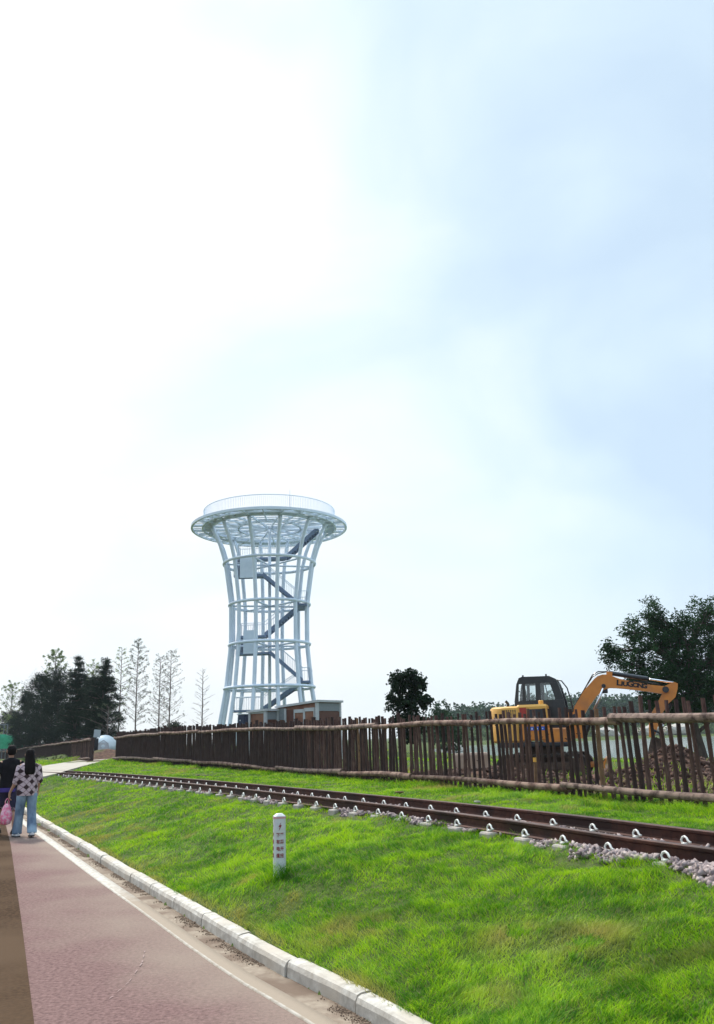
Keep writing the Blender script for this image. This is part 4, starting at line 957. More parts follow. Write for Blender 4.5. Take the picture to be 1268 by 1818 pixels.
m = MB(); m.tube([(2.3, BY - .04, 2.21), (2.6, BY - .05, 2.16), (2.85, BY - .06, 2.11), (2.95, BY - .08, 1.98), (2.90, BY - .06, 1.85)], .014, 6); m.build('hose', blk, boom, smooth=True)
armP = [(2.96, 2.04), (3.10, 2.10), (3.21, 2.14), (3.29, 2.10), (3.27, 1.98), (3.20, 1.79), (3.02, 1.64), (2.84, 1.40), (2.68, 1.02), (2.60, .86), (2.50, .90), (2.53, 1.18), (2.60, 1.42), (2.76, 1.64), (2.90, 1.86)]
m = MB(); tri_prism(m, armP, BY - .085, BY + .085); arm = m.build('arm', org, ex)
m = MB(); m.tube([(3.08, BY, 1.66), (2.86, BY, 1.20)], .045, 10); c3 = m.build('bucket_cylinder', blk, ex, smooth='auto')
m = MB(); m.tube([(2.87, BY, 1.22), (2.76, BY, .98)], .022, 8); m.build('piston_rod', chrome, c3, smooth=True)
m = MB(); m.tube([(2.76, BY - .12, .98), (2.60, BY - .12, 1.06)], .03, 6); m.tube([(2.76, BY + .12, .98), (2.60, BY + .12, 1.06)], .03, 6); m.tube([(2.76, BY, .98), (2.78, BY, .80)], .04, 6); m.build('bucket_link', blk, ex)
m = MB(); bk = [(2.56, .92), (2.78, .84), (2.90, .66), (2.86, .42), (2.66, .28), (2.38, .30), (2.36, .34), (2.62, .36), (2.78, .48), (2.80, .64), (2.70, .76), (2.54, .84)]
tri_prism(m, bk, BY - .28, BY + .28)
for sy in (-.28, .27): tri_prism(m, [(2.56, .92), (2.78, .84), (2.90, .66), (2.86, .42), (2.66, .28), (2.38, .32), (2.46, .62)], BY + sy, BY + sy + .015)
for k in range(5): m.box((2.33, BY - .24 + k * .12, .31), (.12, .05, .03), rot=(0, .1, 0))
m.build('bucket', muds, ex)
# slender yellow survey post standing in the soil in front of the machine
yp = empty('survey_stake', (3.15, 15.8, float(ground([3.15], [15.8])[0])), label='short yellow wooden stake standing in the soil below the excavator cab', cat='stake')
m = MB(); m.box((0, 0, .2), (.07, .05, .62), rot=(0, .05, .3), bev=.008); m.build('post', honey, yp)
m = MB(); m.box((.012, 0, .51), (.075, .055, .08), rot=(0, .05, .3)); m.build('band', yel, yp)

# soil clods and stones thrown up behind the fence
sm = mat('soil_clod', (.05, .025, .018), (.125, .068, .048), scale=14, rough=.98, bump=.7, bdist=.02)
n = 60000; y = 9 + 17 * rng.random(n) ** .8; x = rng.uniform(-1.5, 16, n)
fd, _ = pl_dist(np.stack([x, y], 1), FC); dens = np.where(x + .2 * y > 4.4, .45, .10)
for a, b, c, d, e_ in MOUNDS: dens = np.maximum(dens, np.exp(-(((x - a) / (d * 1.2)) ** 2 + ((y - b) / (e_ * 1.2)) ** 2)))
ok = (fd > .35) & (rng.random(n) < dens * .9) & (vnoise(x, y, 1.2, 71) > .30)
x, y = x[ok], y[ok]; z = ground(x, y); size = rng.uniform(.02, .075, len(x)) * (1 + (rng.random(len(x)) > .97) * .9)
tag(rocks('soil_clods', np.column_stack([x, y, z + size * .2]), size, sm, flat=.75, jag=.34), 'brown soil clods and rubble piled up round the excavator', 'soil', kind='stuff')
wr = mat('pale_rock', (.50, .46, .40), (.36, .32, .28), scale=3, rough=.9, bump=.4)
def rock(x, y, s, label, z=None, sq=.6):
    e = ICV * (1 + rng.uniform(-.2, .2, (len(ICV), 1))) * np.array([s * 1.3, s, s * sq]); o = npmesh('boulder', e, ICF, wr); o.location = (x, y, (float(ground([x], [y])[0]) if z is None else z) + s * sq * .5)
    o.data.polygons.foreach_set('use_smooth', [False] * len(ICF)); tag(o, label, 'boulder'); return o
rock(66.5, 232, 3.0, 'pale boulder on the far lake shore behind the digger arm'); rock(80, 236, 3.4, 'pale rock on the far shore just right of the digger bucket'); rock(88, 236, 4.0, 'largest pale rock on the far lake shore at the right edge')
rock(11.6, 110, 1.2, 'low pale rock on the near shore left of the excavator', z=-.3)
MB().box((0, 0, 0), (1.1, .5, .5), bev=.06).build('box', mat('tan_crate', (.45, .32, .24), (.36, .25, .18), scale=3, rough=.8)); bx = bpy.context.scene.objects['box']; bx.name = 'crate'; bx.location = (3.3, 26.5, float(ground([3.3], [26.5])[0]) + .35); tag(bx, 'tan crate on the ground behind the rear of the excavator', 'crate')
# small things lying on the grass by the far rail
for (x, y, s3, nm_, lb, ct, c_) in ((.62, 15.7, (.16, .07, .03), 'plank_offcut', 'small tan wood offcut lying on grass between track and fence', 'wood offcut', honey), (1.72, 13.35, (.10, .06, .03), 'stone', 'pale green flat stone lying on grass near the fence', 'stone', wr), (2.72, 8.9, (.13, .07, .05), 'stone', 'grey angular stone beside the far rail at the right', 'stone', wr), (-5.1, 27.2, (.5, .2, .05), 'plank_offcut', 'pale plank lying on grass beyond the track', 'wood offcut', pale)):
    m = MB(); m.box((0, 0, 0), s3, bev=min(s3) * .35, taper=.85); o = m.build(nm_, c_); o.location = (x, y, float(ground([x], [y])[0]) + s3[2] * .5 + .012); o.rotation_euler = (0, .06, .5); tag(o, lb, ct)

# ------------------------------------------------------------------ trees
def leaf_mat(name, c1, c2, transl=.25):
    m = bpy.data.materials.new(name); m.use_nodes = True; t, p = nodes_of(m); N = t.nodes; L = t.links.new
    p.inputs['Roughness'].default_value = .7; p.inputs['Specular IOR Level'].default_value = .05
    a = N.new('ShaderNodeAttribute'); a.attribute_name = 'rnd'; r = N.new('ShaderNodeValToRGB'); r.color_ramp.elements[0].color = (*c1, 1); r.color_ramp.elements[1].color = (*c2, 1); L(a.outputs['Fac'], r.inputs[0]); L(r.outputs[0], p.inputs['Base Color'])
    tr = N.new('ShaderNodeBsdfTranslucent'); L(r.outputs[0], tr.inputs[0]); ms = N.new('ShaderNodeMixShader'); ms.inputs[0].default_value = transl; L(p.outputs[0], ms.inputs[1]); L(tr.outputs[0], ms.inputs[2]); L(ms.outputs[0], N['Material Output'].inputs[0])
    return m
def leaves(name, cen, rad, per, size, m, parent, asp=.45, flat=1.0, droop=0.0, **k):
    """cen (n,3) clump centres, rad (n,) clump radii, per leaves in each clump"""
    cen = np.asarray(cen, float); n = len(cen); q = rng.normal(size=(n, per, 3)); q /= np.linalg.norm(q, axis=2)[..., None]
    P = cen[:, None] + q * (np.asarray(rad)[:, None] * rng.random((n, per)) ** .55)[..., None] * np.array([1, 1, flat]); P = P.reshape(-1, 3); N_ = len(P)
    a = rng.normal(size=(N_, 3)); a[:, 2] = a[:, 2] * .6 - droop; a /= np.linalg.norm(a, axis=1)[:, None]; b = np.cross(a, rng.normal(size=(N_, 3))); b /= np.linalg.norm(b, axis=1)[:, None]
    s_ = (size * rng.uniform(.6, 1.35, N_))[:, None]
    V = np.stack([P, P + a * s_ * .5 + b * s_ * asp * .5, P + a * s_, P + a * s_ * .5 - b * s_ * asp * .5], 1).reshape(-1, 3); F = np.arange(N_ * 4).reshape(-1, 4)
    rn = np.clip(np.repeat(rng.random(n), per) * .55 + rng.random(N_) * .5, 0, 1)
    return npmesh(name, V, F, m, parent, attrs={'rnd': np.repeat(rn, 4)}, **k)
barkt = mat('tree_bark', (.045, .032, .026), (.085, .062, .05), scale=10, rough=.95, bump=.6, stretch=(1, 1, .3))
barkl = mat('pale_tree_bark', (.10, .075, .065), (.16, .125, .11), scale=10, rough=.95, bump=.5, stretch=(1, 1, .3))
def crooked(a, b, n, amp):
    a = Vector(a); b = Vector(b); out = []
    d = (b - a); L_ = d.length; o1 = Vector((R.uniform(-1, 1), R.uniform(-1, 1), R.uniform(-.3, .3))) * amp * L_
    for i in range(n + 1):
        u = i / n; out.append(a.lerp(b, u) + o1 * math.sin(math.pi * u) + Vector((R.uniform(-1, 1), R.uniform(-1, 1), 0)) * amp * L_ * .15 * (0 < i < n))
    return out
def broadleaf(name, loc, H, trunk_pts, lobes, clumps, per, crad, lsize, m_leaf, label, cat, tr=.14, asp=.45, group=None, bk=None, droop=.0, stems=1):
    """lobes: (x,y,z,rx,ry,rz,weight) in tree coordinates"""
    e = empty(name, loc, 0, label=label, cat=cat, group=group); bk = bk or barkt
    m = MB(); tp = [Vector(p_) for p_ in trunk_pts]; m.tube(tp, [tr * (1 - .62 * i / (len(tp) - 1)) * (1.35 if i == 0 else 1) for i in range(len(tp))], 9, jit=.05)
    w_ = np.array([l[6] for l in lobes], float); w_ /= w_.sum(); cen = []; rads = []
    for l, c_ in zip(lobes, rng.multinomial(clumps, w_)):
        if c_ == 0: continue
        lc = Vector(l[:3]); k = min(range(1, len(tp)), key=lambda i: (tp[i] - Vector((tp[i].x, tp[i].y, lc.z - l[5] * .9))).length); st = tp[k]
        limb = crooked(st, lc, 6, .09); r0 = tr * .42; m.tube(limb, [r0 * (1 - .75 * i / 6) for i in range(7)], 6)
        q = rng.normal(size=(c_, 3)); q /= np.linalg.norm(q, axis=1)[:, None]; q *= (rng.random(c_) ** .42)[:, None]; P = np.array(l[:3]) + q * np.array(l[3:6])
        for j, pp in enumerate(P):
            cen.append(pp); rads.append(crad * R.uniform(.55, 1.35))
            if j % 2 == 0:
                s0_ = limb[R.randint(2, 6)]; m.tube(crooked(s0_, pp, 3, .10), [r0 * .28, r0 * .22, r0 * .15, r0 * .07], 4, cap=False)
    m.build('trunk', bk, e, smooth=True)
    leaves('crown', cen, rads, per, lsize, m_leaf, e, asp=asp, droop=droop)
    return e
g_dark = leaf_mat('dark_leaves', (.006, .018, .009), (.022, .045, .02), .12); g_right = leaf_mat('locust_leaves', (.008, .026, .011), (.035, .085, .028), .2)
g_pine = leaf_mat('pine_needles', (.004, .013, .007), (.013, .032, .014), .05); g_pale = leaf_mat('pale_leaves', (.10, .15, .05), (.26, .33, .14), .35); g_spar = leaf_mat('sparse_leaves', (.04, .06, .04), (.10, .13, .07)); g_far = leaf_mat('far_leaves', (.018, .045, .022), (.05, .095, .04), .1)
# big tree at the right edge (crown outline from the real lobes), trunk stands in the soil before the lake
rx, ry = 12.55, 32.0; bz = float(ground([rx], [ry])[0])
LB = [(-1.1, 0, 5.7, .38, .6, 1.05, 3), (-1.75, .3, 5.2, .7, .8, .6, 3), (-1.0, 0, 4.6, 1.2, 1.2, .8, 7), (-2.9, .2, 4.45, .45, .6, .35, 1.6), (-2.3, 0, 4.0, .75, .8, .5, 4), (-1.2, 0, 3.4, 1.1, 1.2, .7, 7), (-.2, .2, 5.2, .9, 1, .75, 6), (.1, 0, 4.2, 1.2, 1.2, .9, 9), (.0, 0, 3.1, 1.3, 1.2, .8, 9), (1.1, .3, 5.6, .8, .9, .9, 6), (1.4, .3, 4.3, 1.2, 1.2, 1.0, 9), (1.5, 0, 3.0, 1.3, 1.2, .7, 8), (.3, 0, 2.45, 1.6, 1.1, .45, 6), (-2.0, 0, 3.25, .5, .6, .3, 1.4), (2.4, 0, 4.8, .9, 1, 1.2, 6), (2.6, 0, 3.4, 1, 1, .9, 6), (-1.3, 0, 2.6, .7, .8, .5, 5), (-.4, 0, 2.2, .8, .8, .4, 4), (1.3, 0, 2.2, 1, .9, .5, 4)]
broadleaf('broadleaf_tree', (rx, ry, bz), 6.5, [(.15, 0, -.2), (.1, 0, .6), (0, 0, 1.3), (-.1, .1, 2.2), (0, .1, 3.2), (.1, 0, 4.6)], LB, 1050, 54, .25, .115, g_right, 'large dark green feathery tree rising behind the digger arm', 'tree', tr=.19, asp=.42, droop=.25)
broadleaf('broadleaf_tree', (17.0, 35.5, float(ground([17], [35.5])[0])), 6, [(0, 0, -.2), (0, 0, 1.5), (.1, .1, 3), (0, 0, 4.6)], [(0, 0, 5.2, 1.3, 1.3, 1.3, 3), (-1, 0, 3.7, 1.2, 1.2, 1.1, 3), (1, 0, 3.6, 1.3, 1.3, 1.2, 3)], 170, 60, .34, .12, g_right, 'leafy tree half cut off at the right edge of the view', 'tree', tr=.15)
# small dense tree
broadleaf('small_tree', (1.56, 28, float(ground([1.56], [28])[0])), 3.6, [(0, 0, -.1), (0, 0, .5), (0, 0, 1.0), (.02, 0, 1.5), (0, 0, 2.3)],
          [(-.35, 0, 2.95, .27, .4, .38, 4), (0, 0, 3.0, .35, .4, .35, 6), (.28, 0, 2.85, .34, .4, .42, 6), (-.35, 0, 2.3, .42, .4, .4, 6), (.1, 0, 2.2, .45, .45, .45, 8), (.55, 0, 2.25, .26, .3, .25, 3), (-.15, 0, 1.65, .38, .35, .35, 6), (.2, 0, 1.5, .26, .3, .4, 5), (-.68, 0, 2.15, .12, .15, .35, .6), (-.55, 0, 1.6, .15, .2, .2, .8), (0, 0, 1.1, .28, .25, .3, 3)], 300, 34, .125, .09, g_dark, 'small dark bushy tree standing alone behind the fence', 'tree', tr=.055, asp=.75, stems=3)
broadleaf('round_shrub', (5.68, 60, .3), 4, [(0, 0, -.2), (0, 0, .8), (0, 0, 2)], [(0, 0, 2.3, 1.0, 1, 1.4, 3), (.3, 0, 1.3, 1.2, 1.1, 1.1, 3)], 130, 60, .32, .16, g_far, 'rounded green shrub beside the small dark tree', 'shrub', tr=.1)
broadleaf('round_shrub', (-13.94, 62, 1.2), 2, [(0, 0, -.2), (0, 0, .5), (0, 0, 1.2)], [(0, 0, 1.25, .7, .7, .75, 3)], 70, 60, .28, .14, g_dark, 'low dark clipped shrub under the bare saplings', 'shrub', tr=.08)

def pine(loc, H, W, label, seed, lean=0.0, low=.22, n_t=11):
    global R
    e = empty('pine_tree', loc, 0, label=label, cat='pine tree', group='dark pines behind the far fence'); R = random.Random(seed)
    m = MB(); tp = [(lean * H * (i / 6) ** 1.5 + R.uniform(-.05, .05), R.uniform(-.05, .05), H * i / 6 - (.2 if i == 0 else 0)) for i in range(7)]; m.tube(tp, [.15 - .02 * i for i in range(7)], 8)
    cen = []; rad = []
    for k in range(n_t):
        u = low + (1 - low) * k / (n_t - 1); z_ = H * u; env = (W * max(0.0, 1 - u) ** .75 * (1.0 if u > .35 else .95) + .15) * R.uniform(.75, 1.2); x0 = lean * H * u ** 1.5
        for j in range(7 if u < .85 else 4):
            a = j * 2.4 + k * 1.1 + R.uniform(-.4, .4); L_ = env * R.uniform(.55, 1.2); tip = Vector((x0 + math.cos(a) * L_, math.sin(a) * L_, z_ + L_ * R.uniform(.02, .30)))
            br = crooked((x0, 0, z_ - .1), tip, 3, .07); m.tube(br, [.045, .035, .025, .012], 4, cap=False)
            for q in range(int(3 + L_ * 5)):
                v = R.uniform(.25, 1.05); c_ = Vector((x0, 0, z_)).lerp(tip, v) + Vector((R.uniform(-.22, .22), R.uniform(-.22, .22), R.uniform(-.05, .22))); cen.append(c_[:]); rad.append(R.uniform(.24, .50) * (1.05 - .55 * u))
    m.build('trunk', barkt, e, smooth=True); leaves('crown', cen, rad, 46, .17, g_pine, e, asp=.2, flat=.75)
    return e
def gz1(x, y): return float(ground([x], [y])[0])
def round_pine(loc, H, W, label, seed):
    """old open pine: a merged mass of rounded needle cushions at uneven heights"""
    global R
    R = random.Random(seed); lobes = []
    for k in range(15):
        u = .16 + .84 * k / 14; a = k * 2.4; r = W * (1.05 - u) ** .6 * R.uniform(.3, .95); lobes.append((math.cos(a) * r, math.sin(a) * r, H * u * R.uniform(.93, 1.0) - .2, W * R.uniform(.28, .46), W * R.uniform(.28, .46), H * R.uniform(.05, .09), 1.0 + (1 - u)))
    broadleaf('pine_tree', loc, H, [(0, 0, -.2), (.05, 0, H * .25), (-.05, 0, H * .5), (0, 0, H * .75), (0, 0, H * .93)], lobes, 520, 64, .40 * H / 6, .19, g_pine, label, 'pine tree', tr=.13, asp=.22, group='dark pines behind the far fence')
pine((-19.38, 62, 1.0), 6.71, 2.21, 'rightmost dark pine, its boughs reaching towards the bare saplings', 21, lean=0.03, low=0.14, n_t=14)
pine((-23.28, 68, 1.0), 7.56, 1.4, 'slim pointed dark pine second from the right of the clump', 22, lean=0, low=0.2, n_t=14)
round_pine((-23.3, 71, 1.0), 6.42, 2.14, 'dark pine filling the space behind the two right ones', 27)
round_pine((-28.37, 78, 1.0), 7.57, 2.35, 'dense dark pine in the middle of the clump', 23)
round_pine((-32.22, 84, 1.0), 8.16, 2.53, 'broad dark pine left of the middle of the clump', 24)
round_pine((-36.86, 92, 1.0), 6.78, 2.4, 'lower dark pine at the left of the clump', 25)
round_pine((-46.94, 112, 1.0), 5.57, 3.07, 'shortest dark pine at the left end of the clump', 26)
R = random.Random(99)
def feathery(loc, H, W, label, seed, m_leaf=None, per=9, nb=34, tw_=.016, lo=.25, ls=.11, bare=False, group=None, name='sapling', tr=.06, up=.55, cat='sapling'):
    global R
    R = random.Random(seed); e = empty(name, loc, 0, label=label, cat=cat, group=group); m = MB()
    tp = crooked((0, 0, -.2), (R.uniform(-.1, .1) * .5, 0, H), 8, .006); m.tube(tp, [tr * (1 - .85 * i / 8) + .008 for i in range(9)], 6); cen = []; rad = []
    for k in range(nb):
        u = lo + (1 - lo) * (k + R.random()) / nb; a = k * 2.4 + R.uniform(-.5, .5); L_ = W * max(0.0, 1 - u) ** .45 * R.uniform(.45, 1.1) * (1 if u > .4 else .8) + .1; s_ = Vector((tp[0].x + (tp[-1].x - tp[0].x) * u, 0, H * u))
        tip = s_ + Vector((math.cos(a) * L_, math.sin(a) * L_, L_ * up * R.uniform(.6, 1.5))); br = crooked(s_, tip, 4, .06); m.tube(br, [tw_ * 1.3, tw_ * 1.1, tw_ * .9, tw_ * .7, tw_ * .5], 4, cap=False)
        for q in range(5):
            v = R.uniform(.3, .95); i = min(3, int(v * 4)); b0 = br[i].lerp(br[i + 1], v * 4 - i); a2 = a + R.uniform(-1.1, 1.1); L2 = L_ * R.uniform(.18, .4)
            t2 = b0 + Vector((math.cos(a2) * L2, math.sin(a2) * L2, L2 * R.uniform(.1, .9))); m.tube([b0, t2], [tw_ * .6, tw_ * .35], 3, cap=False)
            cen.append(t2[:]); rad.append(R.uniform(.06, .2)); cen.append(br[-1][:]); rad.append(.12)
    m.build('trunk', barkl if not bare else barkt, e, smooth=True)
    if m_leaf: leaves('crown', cen, rad, per, ls, m_leaf, e, asp=.5)
    return e
gs = 'bare and thin leaved saplings'
feathery((-16.2, 60, gz1(-16.2, 60)), 7.6, 1.15, 'tallest thin sapling, standing just right of the pines', 31, g_spar, per=2, nb=80, lo=.2, tw_=.011, group=gs)
feathery((-14.55, 60, gz1(-14.55, 60)), 6.4, 1.05, 'left one of the two bare saplings standing close together', 32, g_spar, per=1, nb=64, tw_=.011, lo=.18, group=gs)
feathery((-13.85, 60, gz1(-13.85, 60)), 6.8, 1.35, 'right one of the two bare saplings standing close together', 33, g_spar, per=1, nb=64, tw_=.011, lo=.15, group=gs)
feathery((-11.5, 60, gz1(-11.5, 60)), 5.5, 1.05, 'smallest bare sapling, alone between the pair and the tower', 34, None, nb=44, lo=.2, tw_=.010, group=gs)
feathery((-19.2, 66, gz1(-19.2, 66)), 7.9, 1.3, 'bare thin treetop poking above the rightmost pine', 35, g_pale, per=2, nb=36, lo=.35, group=gs)
feathery((-18.2, 60, gz1(-18.2, 60)), 2.9, 1.5, 'low twiggy bush spreading below the rightmost pine', 39, g_spar, per=3, nb=26, lo=.05, group=gs)
gp = 'pale spring trees behind the pines'
feathery((-32.63, 88, 1.0), 10.31, 2.2, 'tall pale yellow green tree behind the middle pine', 36, g_pale, per=13, nb=60, lo=.3, ls=.13, group=gp, name='pale_tree', tr=.1, up=1.0, cat='tree')
feathery((-23.97, 74, 1.0), 7.68, 1.85, 'pale thin tree showing between the two right pines', 37, g_pale, per=5, nb=46, lo=.3, ls=.12, group=gp, name='pale_tree', tr=.08, up=1.0, cat='tree')
feathery((-45.42, 108, 1.0), 8.75, 2.7, 'pale green loose tree at the left end of the pines', 38, g_pale, per=9, nb=60, lo=.1, ls=.13, group=gp, name='pale_tree', tr=.09, up=.9, cat='tree')
R = random.Random(5)

# far wood along the other shore: one mass
def wood(name, pts, hgt_, n, wdt, size, label, m_, seed):
    P = catmull(pts, 2.0); k = rng.integers(0, len(P), n); x = P[k, 0] + rng.normal(0, wdt, n); y = P[k, 1] + rng.normal(0, wdt, n)
    top = hgt_ * (.50 + .9 * vnoise(k * 2.0, k * 0, 7, seed) * vnoise(k * 2.0, k * 0, 23, seed + 1) * 1.4 + .03 * vnoise(k * 2.0, k * 0, 2.2, seed + 2))
    z = rng.random(n) ** .8 * top
    return tag(leaves(name, np.stack([x, y, z], 1), np.full(n, size * 1.8), 9, size, m_, None, asp=.8), label, 'woods', kind='stuff')
wood('treeline', [(18, 232), (26, 240), (40, 252), (60, 250), (85, 262), (120, 270), (180, 285), (260, 280)], 10.5, 15000, 3.2, .9, 'dark green wood along the far shore of the lake', g_far, 80)
wood('woods', [(95, 600), (120, 600), (150, 605), (200, 620), (330, 640), (520, 620)], 15, 6000, 9, 3.0, 'hazy blue distant wood on the horizon behind the lake', g_far, 90)
wood('undergrowth', [(16, 208), (40, 232), (62, 240), (90, 243), (140, 258), (190, 262)], 3.0, 5000, 3.5, .7, 'low green scrub on the far bank of the lake', leaf_mat('scrub_leaves', (.05, .09, .03), (.13, .18, .06), .1), 95)
wood('undergrowth', [(-24, 54), (-20, 55.5), (-17.5, 56.5), (-14, 57), (-11, 56)], .8, 500, .7, .12, 'low green scrub on the earth bank behind the fence gap', leaf_mat('bank_leaves', (.05, .08, .03), (.12, .15, .06), .1), 97)

# ------------------------------------------------------------------ odd things beyond the fence gap and at the far left
dm = mat('dome_fabric', (.66, .72, .74), (.55, .62, .65), scale=4, rough=.5)
d_ = empty('dome_tent', (-17.9, 58.5, gz1(-17.9, 58.5) + .1), math.radians(10), label='small white domed tent behind the gap in the fence', cat='tent')
m = MB(); m.lathe([(.86, -.1), (.85, .27), (.76, .57), (.55, .82), (.26, .97), (.02, 1.01)], n=24); m.build('dome', dm, d_, smooth=True)
m = MB(); m.add([(-.45, -.88, -.1), (.45, -.88, -.1), (.3, -.80, .5), (-.3, -.80, .5)], [(0, 1, 2, 3)]); m.tube([(-.45, -.89, -.1), (-.32, -.83, .45), (0, -.72, .65), (.32, -.83, .45), (.45, -.89, -.1)], .03, 6); m.build('flap', whitem, d_)
bb = empty('cargo_bin', (-19.2, 59, gz1(-19.2, 59) + .05), math.radians(15), label='pale blue tarpaulin covered bin beside the domed tent', cat='bin')
m = MB(); m.box((0, 0, .35), (.9, .8, .9), bev=.06); m.build('body', mat('pale_blue_tarp', (.44, .55, .63), (.36, .48, .58), scale=4, rough=.6, bump=.4), bb); m = MB(); m.box((0, 0, .83), (.98, .88, .07), bev=.03, rot=(0, .1, 0)); m.build('lid', whitem, bb)
sg = empty('sign_post', (-17.75, 56.2, gz1(-17.75, 56.2)), math.radians(5), label='dark post with a small grey board before the domed tent', cat='sign')
m = MB(); m.box((0, 0, .55), (.24, .14, 1.4), bev=.02); m.build('post', blk, sg); m = MB(); m.box((.02, -.02, 1.55), (.42, .08, .50), rot=(0, .08, 0), bev=.01); m.build('board', mat('board_grey', (.42, .48, .50), (.35, .41, .44), scale=3, rough=.6), sg)
# green netted stall and blue roof at the far left
st = empty('market_stall', (-42.9, 101, .3), math.radians(12), label='scaffold stall draped with bright green netting at the far left', cat='stall')
fm_ = mat('scaffold_steel', (.16, .18, .20), (.12, .14, .16), rough=.6)
m = MB()
for x in (-2.6, 0, 2.2):
    for y in (-1, 1): m.tube([(x, y, -.3), (x, y, 4.2)], .06, 6)
for y in (-1, 1): m.tube([(-3.0, y, 4.15), (2.6, y, 4.25)], .05, 6)
m.tube([(-2.6, -1, 2.9), (2.2, -1, 3.0)], .04, 5); m.build('frame', fm_, st)
gn = mat('green_net', (.012, .24, .11), (.025, .32, .17), scale=3, rough=.7, bump=.4)
m = MB(); rows = []
for j, (zz, yy) in enumerate(((3.15, -1.05), (2.7, -1.3), (2.2, -1.35), (1.5, -1.5))): rows.append([(-1.3 + i * .42 + (j * .38 if i < 9 else 0) * .6, yy + .18 * math.sin(i * 1.7 + j), zz - .14 * abs(math.sin(i * 1.3)) - (.0 if i < 4 else .25 * (i - 4) / 5)) for i in range(10)])
m.loft(rows, cap=False, closed=False); m.build('netting', gn, st, smooth=True)
rb = empty('blue_roofed_shed', (-49.5, 112, .6), math.radians(10), label='low shed with a pale blue roof at the far left edge', cat='shed')
m = MB(); m.box((0, 0, .9), (5.6, 2.6, 1.8)); m.build('wall', mat('shed_grey', (.35, .36, .38), (.28, .29, .31), rough=.8), rb)
m = MB(); m.prism([(-1.6, 1.8), (1.6, 1.8), (0, 2.7)], -3.0, 3.0, Matrix.Rotation(math.pi / 2, 4, 'Z')); m.build('roof', mat('blue_roof', (.16, .29, .50), (.22, .36, .55), scale=2, rough=.5), rb)

# ------------------------------------------------------------------ people
def skin_body(name, J, E, root, m_, parent=None, sub=2):
    me = bpy.data.meshes.new(name); ks = list(J); me.from_pydata([J[k][0] for k in ks], [(ks.index(a), ks.index(b)) for a, b in E], [])
    o = bpy.data.objects.new(name, me); C.objects.link(o); sk_ = o.modifiers.new('s', 'SKIN')
    for i, k in enumerate(ks):
        r = J[k][1]; r = (r, r) if isinstance(r, (int, float)) else r; me.skin_vertices[0].data[i].radius = r; me.skin_vertices[0].data[i].use_root = (k == root)
    sk_.use_smooth_shade = True; s2 = o.modifiers.new('u', 'SUBSURF'); s2.levels = sub; s2.render_levels = sub
    bpy.context.view_layer.update(); me2 = bpy.data.meshes.new_from_object(o.evaluated_get(bpy.context.evaluated_depsgraph_get())); bpy.data.objects.remove(o)
    me2.materials.clear(); me2.materials.append(m_); o2 = bpy.data.objects.new(name, me2); C.objects.link(o2); o2.parent = parent; return o2
skin_m = mat('skin', (.42, .23, .15), (.36, .19, .125), scale=12, rough=.55)
hairm = mat('hair', (.007, .005, .005), (.011, .008, .008), scale=40, rough=.7, stretch=(1, 1, .1), bump=.4, spec=.08)
def hand(J, E, wr, d, side, out, curl, s=1.0):
    """wr wrist name, d direction down the hand, side = across the palm, out = palm normal"""
    w_ = Vector(J[wr][0]); d = Vector(d).normalized(); side = Vector(side).normalized(); out = Vector(out).normalized(); nm_ = wr + 'p'
    J[nm_] = (tuple(w_ + d * .045 * s), (.030 * s, .018 * s)); E.append((wr, nm_))
    for i, (o, L_) in enumerate(((-.030, .062), (-.010, .072), (.010, .068), (.029, .054))):
        b = w_ + d * .085 * s + side * o * s; J[nm_ + 'b%d' % i] = (tuple(b), .0105 * s); E.append((nm_, nm_ + 'b%d' % i)); pv = nm_ + 'b%d' % i; dd = d.copy(); q = b
        for k in range(3):
            dd = (dd + out * curl * (1 + .1 * i)).normalized(); q = q + dd * L_ * s / 3; J[nm_ + 'f%d%d' % (i, k)] = (tuple(q), (.0095 - .0012 * k) * s); E.append((pv, nm_ + 'f%d%d' % (i, k))); pv = nm_ + 'f%d%d' % (i, k)
    q = w_ + d * .03 * s - side * .032 * s + out * .008; J[nm_ + 't0'] = (tuple(q), .012 * s); E.append((nm_, nm_ + 't0')); q2 = q + (d * .8 - side * .5 + out * .5).normalized() * .03 * s; J[nm_ + 't1'] = (tuple(q2), .0105 * s); q3 = q2 + (d * .9 + out * .5).normalized() * .026 * s; J[nm_ + 't2'] = (tuple(q3), .009 * s); E.append((nm_ + 't0', nm_ + 't1')); E.append((nm_ + 't1', nm_ + 't2'))
